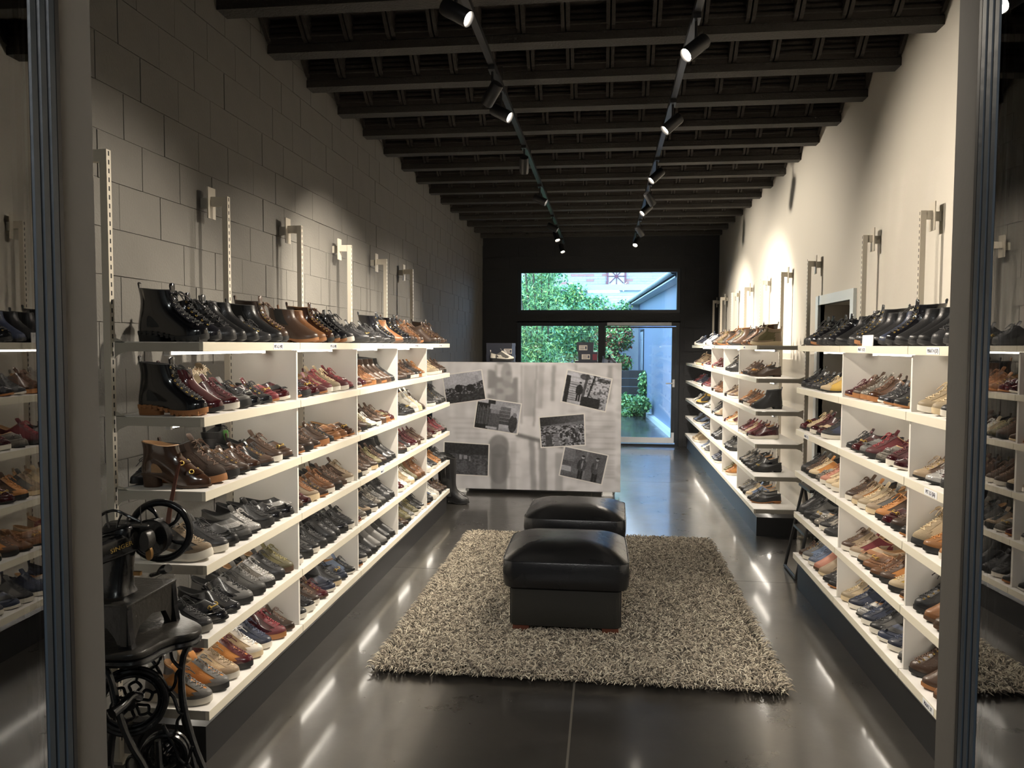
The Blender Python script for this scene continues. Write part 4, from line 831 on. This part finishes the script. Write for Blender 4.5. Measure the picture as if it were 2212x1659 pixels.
# counter behind the board with boxes on it
ct = empty('counter', (-.85, 8.55, 0), 0, 'low grey counter hidden behind the photo board', 'counter')
box('top', -1.0, 1.0, -.35, .35, .97, 1.0, mat('grey laminate', (.2, .2, .2), .5), ct, .002); box('body', -.97, .97, -.30, .33, 0, .97, mat('grey laminate'), ct)
M_boxn = mat('navy shoe box', (.014, .018, .034), .5); M_boxl = mat('box label', (.50, .46, .42), .6); M_boxl2 = mat('blue box label', (.20, .26, .40), .6); M_red = mat('dark red print', (.13, .02, .04), .6)
def carton(x, y, z, w_, d_, h_, lab_, rz=0, lx=0, grp='shoe boxes on the counter', red=False, lid=True):
    o = empty('shoe_box', (x, y, z), rz, lab_, 'box', grp); box('body', -w_ / 2, w_ / 2, -d_ / 2, d_ / 2, 0, h_ - .03, M_boxn, o); box('lid', -w_ / 2 - .003, w_ / 2 + .003, -d_ / 2 - .003, d_ / 2 + .003, h_ - .035, h_, M_boxn, o)
    l = box('label_sticker', lx - .045, lx + .045, -d_ / 2 - .0042, -d_ / 2 - .0032, .018, .072, M_boxl, o); mb = MB()
    for k in range(4): mb.box(lx - .035, lx + .010 + .006 * (k % 2), -d_ / 2 - .0046, -d_ / 2 - .0042, .026 + .011 * k, .030 + .011 * k)
    mb.box(lx + .020, lx + .038, -d_ / 2 - .0046, -d_ / 2 - .0042, .030, .060); part('label_print', mb, M_ink, l)
    if red: box('red_corner', w_ / 2 - .05, w_ / 2 - .002, -d_ / 2 - .0042, -d_ / 2 - .0032, .01, .075, M_red, o)
    return o
Z = 1.0
for k, (x, w_, rd) in enumerate(((-.21, .20, 0), (-.20, .21, 0), (-.195, .24, 0), (-.20, .24, 0), (-.185, .205, 1), (-.215, .175, 0))):
    h_ = (.105, .105, .105, .11, .098, .105)[k]; carton(x, 8.48, Z, w_, .32, h_, f'navy shoe box in the stack at the window, {["lowest","second up","third up","fourth up","fifth up with red corner","topmost"][k]}', 0, -.02, red=bool(rd)); Z += h_
Z = 1.0
for k in range(5):
    h_ = (.12, .12, .12, .12, .135)[k]; carton(-1.17, 8.60, Z, .285, .34, h_, f'wide navy shoe box in the left stack on the counter, {["lowest","second up","third up","fourth up","topmost"][k]}', 0, .10); Z += h_
for k, (rz_) in enumerate((0.1,)):
    carton(-1.14, 8.40, 1.0, .20, .02, .30, 'navy display card holding up the pale sneaker on the counter', 0, 0, None)
st_ = tag(box('display_block', -1.26, -.98, 8.28, 8.38, 1.0, 1.415, M_boxn), 'navy display block under the pale sneaker on the counter', 'block')
put_shoe('sgwb', -1.25, 8.33, 1.4155, 0, '', None, .95, 'pale grey sneaker displayed on the block before the left box stack')
put_shoe('sbBw', -.02, 8.50, 1.3605, .9, '', None, .9, 'navy sneaker beside the box stack on the counter, toe to the room')
tag(box('display_block', -.075, .17, 8.40, 8.68, 1.0, 1.36, M_boxn), 'navy display block under the navy sneaker beside the boxes', 'block')

o = empty('card_holder', (FR_ + .002, 3.86, ZR[0]), 0, 'small white card holder at the front edge of the top right shelf', 'card holder')
mb = MB(); mb.rings([[(x, yy, z) for x, z in ((0, 0), (.003, 0), (.005, .052), (.002, .052))] for yy in (-.075, .075)], True, True, True); part('card', mb, M_white, o)
# folding step stool leaning at the end of the near right shelves
o = empty('folding_step_stool', (1.37, 5.50, 0), 0, 'black folding step stool leaning at the end of the near right shelves', 'stool')
mb = MB()
for yy in (-.16, .16): mb.tube([(-.06, yy, .005), (.06, yy, .62)], .011, 8)
mb.tube([(-.06, -.16, .012), (-.06, .16, .012)], .011, 8); part('front_frame', mb, M_black, o, True)
mb = MB()
for yy in (-.14, .14): mb.tube([(.16, yy, .005), (.06, yy, .60)], .010, 8)
mb.tube([(.16, -.14, .012), (.16, .14, .012)], .010, 8); part('rear_frame', mb, M_black, o, True)
box('tread', -.01, .11, -.15, .15, .30, .32, M_black, o, .002); box('tread', .02, .13, -.15, .15, .60, .62, M_black, o, .002)
# white panel radiator beside the entrance
o = empty('radiator', (-1.90, 1.85, .28), 0, 'white ribbed panel radiator on the left wall behind the entrance glass', 'radiator')
box('panel', -.02, .02, -.52, .52, 0, .74, M_white, o, .006)
for k in range(12): box('rib', .02, .034, -.48 + .085 * k, -.44 + .085 * k, .05, .69, M_white, o, .004)
mb = MB(); mb.tube([(0, .50, .05), (0, .56, .05), (0, .56, -.20)], .010, 8); part('valve_pipe', mb, M_white, o, True)
# ------------------------------------------------------------------ treadle sewing machine by the entrance
sm_ = empty('sewing_machine', (-1.45, 2.2, 0), 0, 'antique black treadle sewing machine with large handwheel, left of the entrance', 'sewing machine')
def W2(x, y, z): return (x + 1.45, y - 2.2, z)
def px(a, b, dy=0.):
    f = (2.2 + dy) / 2.2; return ((-1.366 + (a - 347) * .00152) * f + 1.45, dy, max(.012, 1.6 + (1.019 - (b - 1145) * .00151 - 1.6) * f))
# table
T_ = [(-1.62, 2.44), (-1.47, 2.44), (-1.40, 2.37), (-1.31, 2.31), (-1.278, 2.275), (-1.272, 2.235), (-1.288, 2.205), (-1.315, 2.185), (-1.335, 2.14), (-1.34, 2.09), (-1.36, 2.05), (-1.40, 2.035), (-1.50, 2.03), (-1.75, 2.03), (-1.75, 2.40)]
mb = MB(); T = bez([(x + 1.45, y - 2.2, 0) for x, y in T_ + [T_[0]]], 60)[:-1]; c = T.mean(0)
mb.rings([[tuple(p + [0, 0, .668]) for p in (c + (T - c) * .97)], [tuple(p + [0, 0, .674]) for p in T], [tuple(p + [0, 0, .686]) for p in T], [tuple(p + [0, 0, .690]) for p in (c + (T - c) * .975)]], True, True, True); part('table', mb, M_ironw, sm_, True, 50)
mb = MB(); mb.tube([tuple(p + [0, 0, .655]) for p in (c + (T - c) * .93)], .012, 8, True); part('table_rib', mb, M_iron, sm_, True)
# bed : box on four arched feet
def slabp(P, y0, y1, mb):   # polygon in XZ extruded along Y
    mb.rings([[(x, yy, z) for x, z in P] for yy in (y0, y1)], True, True, True)
mb = MB(); x0, x1, y0, y1, zt = -.20, .052, -.13, .13, .815
front = [(x0, zt), (x1, zt), (x1 + .003, .79), (x1 + .006, .742), (x1 + .014, .690), (x1 - .028, .690), (x1 - .040, .722), (x1 - .065, .752), (x1 - .12, .758), (x1 - .15, .735), (x1 - .16, .700), (x1 - .20, .700), (x1 - .21, .74), (x0, .745)]
slabp(front, y0, y0 + .022, mb); part('bed_side', mb, M_iron, sm_); mb = MB(); slabp(front, y1 - .022, y1, mb); part('bed_side', mb, M_iron, sm_)
side = [(y0, zt), (y1, zt), (y1 + .004, .70), (y1 - .03, .692), (y1 - .06, .74), (0, .756), (y0 + .06, .74), (y0 + .03, .692), (y0 - .004, .70)]
mb = MB(); mb.rings([[(xx, yy, z) for yy, z in side] for xx in (x1 - .02, x1)], True, True, True); part('bed_end', mb, M_ironw, sm_)
box('bed_top', x0, x1 + .003, y0 - .003, y1 + .003, zt, zt + .008, M_ironw, sm_, .003)
# column and arm
mb = MB(); R = []
for z, cx_, rx, ry in ((.822, -.062, .062, .058), (.84, -.060, .052, .046), (.90, -.052, .047, .040), (.96, -.045, .046, .040), (1.0, -.040, .052, .044), (1.03, -.038, .050, .042), (1.045, -.038, .038, .032)):
    R.append([(cx_ + rx * np.sign(cos(t)) * abs(cos(t)) ** .7, -.02 + ry * np.sign(sin(t)) * abs(sin(t)) ** .7, z) for t in np.linspace(0, 2 * pi, 24, endpoint=False)])
mb.rings(R, True, True, True); part('column', mb, M_iron, sm_, True, 60)
mb = MB(); ax = np.array([-.10, -.25, -.045]); ax /= np.linalg.norm(ax); s0 = np.array([.005, .04, .998]); sd = np.cross(ax, [0, 0, 1.]); sd /= np.linalg.norm(sd); upv = np.cross(sd, ax); R = []
for t, a, b in ((0, .030, .034), (.03, .036, .040), (.10, .034, .038), (.20, .030, .034), (.34, .024, .030)):
    p = s0 + ax * t; R.append([tuple(p + sd * a * np.sign(cos(q)) * abs(cos(q)) ** .6 + upv * b * np.sign(sin(q)) * abs(sin(q)) ** .6) for q in np.linspace(0, 2 * pi, 24, endpoint=False)])
mb.rings(R, True, True, True); arm = part('arm', mb, M_iron, sm_, True, 60)
rt = Matrix((tuple(-ax), tuple(upv), tuple(np.cross(-ax, upv)))).transposed(); e = rt.to_euler()
pl = s0 + ax * .105 + (np.cross(-ax, upv)) * .0355
text('SINGER', .0195, M_gold, arm, tuple(pl), e, sx=1.15)
# fan lever on the arm
mb = MB(); A = bez([px(205, 1124, -.05), px(232, 1110, -.05), px(252, 1108, -.05), px(275, 1117, -.04), px(305, 1130, -.03)], 30); mb.tube(A, .0045, 8)
B = bez([px(205, 1158, -.06), px(235, 1152, -.06), px(275, 1138, -.05), px(305, 1130, -.03)], 20); mb.tube(B, .005, 8)
for (a, b, c_, d) in ((228, 1113, 237, 1150), (262, 1114, 250, 1147), (276, 1120, 277, 1138)): mb.tube(bez([px(a, b, -.055), px((a + c_) / 2 - 2, (b + d) / 2, -.055), px(c_, d, -.055)], 8), .0035, 6)
part('take_up_lever', mb, M_iron, sm_, True)
mb = MB(); p = px(302, 1137, -.06); mb.rings([[(p[0] + r * cos(t) * 1.0, p[1] + r * .5 * sin(t), p[2] + h) for t in np.linspace(0, 2 * pi, 20, endpoint=False)] for r, h in ((.028, -.003), (.030, 0), (.028, .003))], True, True, True)
mb.cyl((p[0] + .004, p[1], p[2]), (p[0] + .002, p[1], p[2] + .06), .0022, 8, r1=.001); part('spool_pin', mb, M_ironw, sm_, True)
# handwheel, four curved spokes and pulley
def wheel(name, cx, cz, y, R_, r_, nsp, hub, m, rz=0., curved=False, rings2=()):
    o = empty(name, (cx, y, cz), 0); o.parent = sm_; o.rotation_euler = (0, 0, rz)
    mb = MB(); mb.tube([(R_ * cos(t), 0, R_ * sin(t)) for t in np.linspace(0, 2 * pi, 56, endpoint=False)], r_, 12, True); part('rim', mb, m, o, True)
    for k in range(nsp):
        a = 2 * pi * k / nsp + .5; P0 = (hub * cos(a), 0, hub * sin(a)); P2 = ((R_ - r_ * .5) * cos(a + (.25 if curved else 0)), 0, (R_ - r_ * .5) * sin(a + (.25 if curved else 0))); P1 = ((R_ + hub) / 2 * cos(a + .05), .0, (R_ + hub) / 2 * sin(a + .05))
        mb = MB(); mb.tube(bez([P0, P1, P2], 8), [r_ * .65, r_ * .6, r_ * .55, r_ * .5, r_ * .5, r_ * .55, r_ * .62, r_ * .7, r_ * .8][:len(bez([P0, P1, P2], 8))], 8); part('spoke', mb, m, o, True)
    mb = MB(); mb.cyl((0, -.018, 0), (0, .018, 0), hub, 20); part('hub', mb, m, o, True); return o
hw = wheel('handwheel', px(347, 1145, .035)[0], px(0, 1146, .035)[2], .035, .090, .0115, 5, .016, M_iron, .18, True)
mb = MB(); c0 = px(329, 1160, -.005); mb.cyl((c0[0], c0[1] - .012, c0[2]), (c0[0], c0[1] + .018, c0[2]), .056, 36); mb.tube([(c0[0] + .056 * cos(t), c0[1] - .012, c0[2] + .056 * sin(t)) for t in np.linspace(0, 2 * pi, 36, endpoint=False)], .003, 6, True); part('pulley', mb, M_iron, sm_, True)
mb = MB(); c0 = px(310, 1171, -.075); mb.rings([[(c0[0] + .016 * k * cos(t), c0[1] + h, c0[2] + .030 * k * sin(t)) for t in np.linspace(0, 2 * pi, 24, endpoint=False)] for k, h in ((1, .035), (1.05, .004), (.95, 0))], True, True, True); part('oval_cover', mb, M_ironw, sm_, True)
mb = MB(); c0 = px(319, 1196, -.066); mb.rings([[(c0[0] + .009 * k * cos(t), c0[1] + h, c0[2] + .020 * k * sin(t)) for t in np.linspace(0, 2 * pi, 20, endpoint=False)] for k, h in ((1, .012), (1, 0))], True, True, True); bd = part('badge', mb, mat('worn brass', (.22, .12, .04), .45, metal=.6), sm_, True); bd['label'] = 'oval brass badge'
box('brass_plate', px(313, 0)[0], px(328, 0)[0], -.066, -.055, px(0, 1228)[2], px(0, 1220)[2], mat('worn brass'), sm_, .001)
mb = MB(); mb.tube([px(325, 1240, .0), px(338, 1236, -.03), px(346, 1229, -.05)], [.007, .006, .009], 10); mb.tube([px(346, 1229, -.05), px(353, 1227, -.06), px(362, 1224, -.07)], [.010, .015, .013], 12); part('crank_handle', mb, M_iron, sm_, True)
mb = MB(); mb.tube([(0, -.02, .03), (0, .02, .03)], .001, 4)
# stand : side legs, scrolled bracing, drive wheels
stand = empty('stand'); stand.parent = sm_
def tubep(name, pts, r, dy, par=stand, m=M_iron, n=26):
    mb = MB(); mb.tube(bez([px(a, b, dy) for a, b in pts], n), r, 8); return part(name, mb, m, par, True)
tubep('leg', [(402, 1362), (404, 1378), (392, 1405), (386, 1450), (390, 1510), (401, 1560), (417, 1610), (436, 1655), (452, 1710), (458, 1800), (452, 1819)], .0105, .04)
tubep('leg', [(402, 1368), (398, 1390), (390, 1420), (384, 1470), (388, 1530), (400, 1590), (412, 1650), (420, 1720), (426, 1819)], .009, .20)
tubep('leg', [(200, 1420), (228, 1460), (240, 1510), (252, 1560), (275, 1610), (300, 1650), (320, 1710), (330, 1819)], .0105, -.10)
tubep('leg', [(180, 1420), (190, 1500), (200, 1600), (190, 1700), (185, 1819)], .0105, .20)
for q, pts in enumerate(([(362, 1384), (366, 1412), (378, 1428), (386, 1434)], [(318, 1416), (326, 1424), (335, 1438), (343, 1455), (346, 1478), (356, 1484), (368, 1495), (374, 1512), (380, 1526), (390, 1530)], [(342, 1402), (340, 1418), (330, 1430), (318, 1438)], [(386, 1432), (376, 1445), (373, 1463), (366, 1478), (356, 1482)],
                      [(388, 1530), (376, 1545), (374, 1562), (368, 1575), (358, 1580), (348, 1570), (344, 1555)], [(345, 1560), (356, 1580), (368, 1600), (376, 1622), (388, 1636), (396, 1634), (402, 1615), (408, 1596)], [(388, 1636), (378, 1650), (374, 1680), (380, 1720)], [(392, 1636), (404, 1650), (408, 1680), (404, 1720)], [(262, 1660), (262, 1640), (272, 1628), (284, 1636), (292, 1660)], [(300, 1575), (290, 1595), (288, 1620), (300, 1640)], [(222, 1470), (230, 1500), (236, 1550), (226, 1600), (228, 1659)])):
    tubep('scroll_brace', pts, .0055, .03 if q != 8 else -.06)
def drive(cx, cz, R_, y, rz):
    o = empty('drive_wheel', (px(cx, 0)[0], y, px(0, cz)[2])); o.parent = sm_; o.rotation_euler = (0, 0, rz)
    mb = MB(); tt = np.linspace(0, 2 * pi, 60, endpoint=False)
    mb.tube([(R_ * cos(t), -.012, R_ * sin(t)) for t in tt], .008, 8, True); mb.tube([(R_ * cos(t), .012, R_ * sin(t)) for t in tt], .008, 8, True); mb.tube([((R_ - .006) * cos(t), 0, (R_ - .006) * sin(t)) for t in tt], .009, 8, True); part('rim', mb, M_iron, o, True)
    mb = MB(); R2 = R_ * .80; mb.tube([(R2 * cos(t), 0, R2 * sin(t)) for t in tt], .0055, 8, True); part('inner_ring', mb, M_iron, o, True)
    for k in range(10):
        a = 2 * pi * k / 10; mb = MB(); mb.tube([(R2 * cos(a), 0, R2 * sin(a)), ((R_ - .006) * cos(a), 0, (R_ - .006) * sin(a))], .004, 6); part('rim_tie', mb, M_iron, o, True)
    for k in range(6):
        a = 2 * pi * k / 6 + .3; d = .42; mb = MB(); r1 = R2 * .62
        mb.tube(bez([(.016 * cos(a), 0, .016 * sin(a)), (r1 * .75 * cos(a - d * .7), 0, r1 * .75 * sin(a - d * .7)), (r1 * 1.05 * cos(a - d * .8), 0, r1 * 1.05 * sin(a - d * .8)), (r1 * 1.25 * cos(a), 0, r1 * 1.25 * sin(a)), (r1 * 1.05 * cos(a + d * .8), 0, r1 * 1.05 * sin(a + d * .8)), (r1 * .75 * cos(a + d * .7), 0, r1 * .75 * sin(a + d * .7)), (.016 * cos(a), 0, .016 * sin(a))], 30), .0048, 6)
        mb.tube([(r1 * 1.22 * cos(a), 0, r1 * 1.22 * sin(a)), (R2 * cos(a), 0, R2 * sin(a))], .005, 6); part('spoke', mb, M_iron, o, True)
    mb = MB(); mb.cyl((0, -.03, 0), (0, .03, 0), .017, 16); part('hub', mb, M_iron, o, True); return o
drive(288, 1500, .100, -.03, .42); drive(331, 1634, .068, .04, .25)
mb = MB(); mb.tube(bez([px(230, 1540, -.16), px(255, 1520, -.12), px(275, 1500, -.08), px(292, 1500, -.05)], 12), [.016] * 13, 10); part('crank_arm', mb, M_iron, sm_, True)
mb = MB(); mb.tube([px(331, 1590, -.01), px(333, 1650, -.01), px(333, 1700, -.01)], [.010, .013, .010], 8); part('pitman_rod', mb, M_iron, sm_, True)
mb = MB(); mb.tube([px(222, 1568, -.05), px(245, 1566, -.03), px(268, 1580, 0)], .009, 8); mb.tube([px(236, 1560, 0), px(228, 1600, 0), px(222, 1650, 0)], .011, 8); part('cross_bar', mb, M_iron, sm_, True)
box('treadle', -.22, .14, -.02, .22, .09, .105, M_iron, sm_, .004)
# brown leather belt hanging from the shelf down behind the handwheel
mb = MB(); Pb = [(-1.548, 2.63, 1.165), (-1.556, 2.625, 1.14), (-1.572, 2.615, 1.05), (-1.578, 2.60, .98), (-1.582, 2.58, .88)]
mb.rings([[(x - w_, y, z), (x + w_, y, z), (x + w_, y - .003, z), (x - w_, y - .003, z)] for (x, y, z), w_ in zip(bez(Pb, 20), np.linspace(.004, .013, 30))], True, True, True)
ls_ = part('leather_strap', mb, mat('red brown strap', (.10, .028, .014), .35), sm_, True); ls_.location = (1.45, -2.2, 0); ls_['label'] = 'red-brown leather strap'

# ------------------------------------------------------------------ garden behind the windows
M_paint = mat('whitewashed brick', (.48, .53, .57), .8, bump=.2, bscale=20, var=.12, vscale=3)
M_brick = mat('weathered pale brick', (.24, .22, .22), .85, bump=.3, bscale=30, var=.2, vscale=6); M_brick2 = mat('red brick', (.24, .12, .10), .85)
M_mort = mat('pale mortar', (.36, .38, .40), .9)
g0 = tag(box('ground', -9, 9, YB + .3, 34, -.25, -.06, mat('wet dark terrace', (.035, .04, .045), .18, var=.3, vscale=2, rvar=.08)), kind='structure')
def brickwall(name, x0, x1, y, z0, z1, bl, bh, m, back, cat_label, facing=-1):
    o = tag(empty(name, (0, y, 0)), kind='structure'); box('mortar', x0, x1, .012, .25, z0, z1, back, o); mb = MB(); r = 0; z = z0
    while z + bh < z1 + .001:
        x = x0 - (bl / 2 if r % 2 else 0)
        while x < x1:
            mb.box(max(x0, x) + .005, min(x1, x + bl) - .005, rng.uniform(-.004, .004), .02, z + .005, z + bh - .005, int(rng.random() < .25)); x += bl
        z += bh; r += 1
    mm = mb.mesh('bricks', False); b = link('bricks', mm, list(m), o); b['kind'] = 'stuff'; return o
brickwall('wall_garden', -4.5, 1.35, 21.0, -.06, 3.07, .22, .075, (M_paint, M_paint), M_paint, '')
tag(box('trim_2', -4.5, 1.4, 20.9, 21.3, 3.07, 3.23, mat('grey coping', (.30, .33, .34), .8)), kind='structure')
brickwall('wall_neighbour', -6, 3.5, 24.0, 2.2, 6.5, .24, .08, (M_brick, M_brick2), M_mort, '')
o = empty('far_window', (.33, 23.97, 3.62), 0, 'small red-framed window with crossing bars in the far brick house', 'window')
mr = mat('red oxide frame', (.10, .03, .04), .6); mb = MB(); mb.box(-.30, .30, -.03, .03, -.26, -.20); mb.box(-.30, .30, -.03, .03, .40, .46); mb.box(-.30, -.24, -.03, .03, -.26, .46); mb.box(.24, .30, -.03, .03, -.26, .46); part('frame', mb, mr, o)
mb = MB()
for a in range(4): q = a * pi / 4; mb.tube([(-.3 * cos(q), -.02, .1 - .3 * sin(q)), (.3 * cos(q), -.02, .1 + .3 * sin(q))], .018, 5)
part('bars', mb, mr, o); box('pane', -.24, .24, .0, .01, -.2, .4, mat('pale far pane', (.35, .42, .5), .2), o)
# outbuilding on the right with sloping eaves
bd = empty('outbuilding', (1.33, 12.75, 0), .052, 'blue-grey rendered outbuilding with overhanging roof, right of the terrace', 'building')
ren = mat('blue grey render', (.13, .17, .25), .45)
box('wall', 0, .25, 0, 9.0, -.06, 2.85, ren, bd); box('base_kerb', -.10, 0, 0, 9.0, -.06, .03, mat('pale wet kerb', (.5, .58, .62), .3), bd)
mb = MB(); mb.rings([[(x, yy, z) for x, z in ((-.24, 2.74), (-.24, 2.84), (.6, 3.18), (.6, 3.06))] for yy in (-.2, 9.2)], True, True, True); part('roof', mb, mat('slate roof', (.20, .22, .24), .6), bd)
for k in range(4): box('soffit_board', -.23 + .056 * k, -.23 + .056 * k + .051, -.15, 9.15, 2.69 + .02 * k * 0, 2.715, mat('pale soffit', (.50, .52, .53), .6), bd)
mb = MB(); mb.cyl((-.27, -.2, 2.78), (-.27, 9.2, 2.78), .045, 10); part('gutter', mb, mat('zinc gutter', (.28, .30, .32), .4), bd, True)
mb = MB(); mb.cyl((-.06, 8.6, 0), (-.06, 8.6, 2.7), .045, 10); part('downpipe', mb, mat('pale pipe', (.60, .63, .65), .5), bd, True)
w_ = box('window', -.02, .0, 6.8, 7.6, .9, 2.0, M_framei, bd); box('pane', -.026, -.02, 6.86, 7.54, .96, 1.94, mat('pale far pane'), w_)
# wooden retaining steps
ws = empty('plank_wall', (.72, 19.2, -.06), 0, 'dark timber retaining wall of stacked planks below the ivy', 'wall')
for k in range(5): box('plank', -1.9, .42, -.05 + .06 * (k % 2) * .2, .02, .02 + .205 * k, .02 + .205 * k + .19, mat('dark wet timber', (.035, .026, .024), .5), ws, .006)
for xx in (-1.8, -.7, .35): box('post', xx - .05, xx + .05, .02, .12, 0, 1.05, mat('dark wet timber'), ws)
# greenery
def foliage(name, blobs, n, size, cols, label, cat, stems=None, droop=.3, elong=2.2, seed=1, grp=None):
    """blobs: (x,y,z,rx,ry,rz,weight)"""
    r = np.random.default_rng(seed); B = np.array(blobs, float); wgt = B[:, 6] / B[:, 6].sum(); k = r.choice(len(B), n, p=wgt); d = r.normal(size=(n, 3)); d /= np.linalg.norm(d, axis=1, keepdims=True); rad = r.random((n, 1)) ** .45
    c = B[k, :3] + d * rad * B[k, 3:6]; org = B[:, :3].mean(0); org[2] = 0; c -= org
    ax = r.normal(size=(n, 3)) + [0, -.4, -droop]; ax /= np.linalg.norm(ax, axis=1, keepdims=True); nr = r.normal(size=(n, 3)) + [0, -.5, .7]; sd = np.cross(ax, nr); sd /= np.linalg.norm(sd, axis=1, keepdims=True); nn = np.cross(sd, ax)
    L = size * r.uniform(.6, 1.3, (n, 1)); Wd_ = L / elong; V = np.stack([c, c + ax * L * .45 + sd * Wd_ * .5 + nn * L * .05, c + ax * L, c + ax * L * .45 - sd * Wd_ * .5 + nn * L * .05], 1)
    F = np.arange(n * 4).reshape(n, 4); mi = r.choice(len(cols), n, p=np.array([c_[1] for c_ in cols]) / sum(c_[1] for c_ in cols))
    o = empty(name, tuple(org), 0, label, cat, grp); l = link('leaves', fast_mesh('leaves', V.reshape(-1, 3), F, mi), [c_[0] for c_ in cols], o); l['kind'] = 'stuff'
    if stems:
        mb = MB()
        for s in stems: mb.tube(bez([np.array(q) - org for q in s], 10), .018, 6)
        part('stems', mb, mat('brown green stem', (.07, .06, .03), .8), o, True)['kind'] = 'stuff'
    return o
def lf(n, c): return mat('leaf ' + n, c, .55)
G1, G2, G3, G4, G5, G6 = lf('bright', (.22, .40, .11)), lf('mid', (.10, .26, .09)), lf('dark', (.02, .085, .03)), lf('yellow', (.36, .44, .10)), lf('red', (.28, .075, .04)), lf('blueish', (.10, .27, .14))
r0 = random.Random(4)
foliage('bamboo_bush', [(-1.35 + r0.uniform(-.5, .35), 14.6 + r0.uniform(-.3, .5), z, .38, .35, .36, 1) for z in np.arange(.5, 3.5, .22)], 9000, .11, [(G1, 4), (G2, 4), (G3, 3), (G4, 1)], 'feathery bright green bush close behind the left window', 'bush', [[(-1.6 + .1 * k, 14.6, -.06), (-1.5 + .1 * k, 14.7, 1.5), (-1.7 + .16 * k, 14.5, 3.2)] for k in range(5)], elong=5, seed=2)
foliage('leafy_shrub', [(-.75 + r0.uniform(-.5, .6), 16.5 + r0.uniform(-.3, .6), z, .45, .35, .35, 1) for z in np.arange(.3, 2.5, .2)], 10000, .09, [(G1, 3), (G6, 4), (G2, 4), (G4, 1), (G3, 2)], 'dense green shrub behind the box stack, middle of the left window', 'shrub', [[(-.9 + .2 * k, 16.6, -.06), (-.8 + .15 * k, 16.6, 1.2), (-.9 + .2 * k, 16.5, 2.2)] for k in range(4)], elong=2.6, seed=3)
foliage('tall_shrub', [(-1.9 + r0.uniform(-.7, .7), 17.8 + r0.uniform(-.4, .6), z, .6, .4, .4, 1) for z in np.arange(.5, 3.5, .22)], 7500, .14, [(G1, 3), (G6, 3), (G2, 4), (G3, 3)], 'tall green shrub at the far left behind the upper window', 'shrub', None, elong=3, seed=6)
foliage('climbing_ivy', [(-1.6 + r0.uniform(-1.1, 1.4), 20.75, r0.uniform(1.3, 3.0), .5, .12, .35, 1) for k in range(24)] + [(.45, 20.8, 2.45, .30, .1, .35, .7), (.25, 20.8, 2.0, .35, .1, .4, .7)], 16000, .085, [(G1, 3), (G6, 5), (G2, 4), (G4, 1)], 'green ivy climbing the whitewashed garden wall', 'ivy', None, elong=1.3, seed=4)
foliage('creeper', [(.05 + r0.uniform(-.5, .40), 19.9 + r0.uniform(-.3, .4), r0.uniform(1.05, 2.0), .3, .2, .25, 1) for k in range(16)], 9000, .08, [(G5, 4), (G2, 3), (G1, 3), (G4, 1), (G3, 3)], 'reddish and green creeper above the timber retaining wall', 'creeper', None, elong=1.5, seed=5)
foliage('ground_cover', [(.60 + r0.uniform(-.35, .30), 18.4 + r0.uniform(-1.2, .4), r0.uniform(.0, .35), .22, .3, .16, 1) for k in range(10)] + [(.95, 18.9, .6, .12, .2, .4, 1)], 5000, .08, [(G1, 4), (G2, 4), (G3, 2)], 'low green ivy at the foot of the timber wall', 'ivy', None, elong=1.4, seed=7)
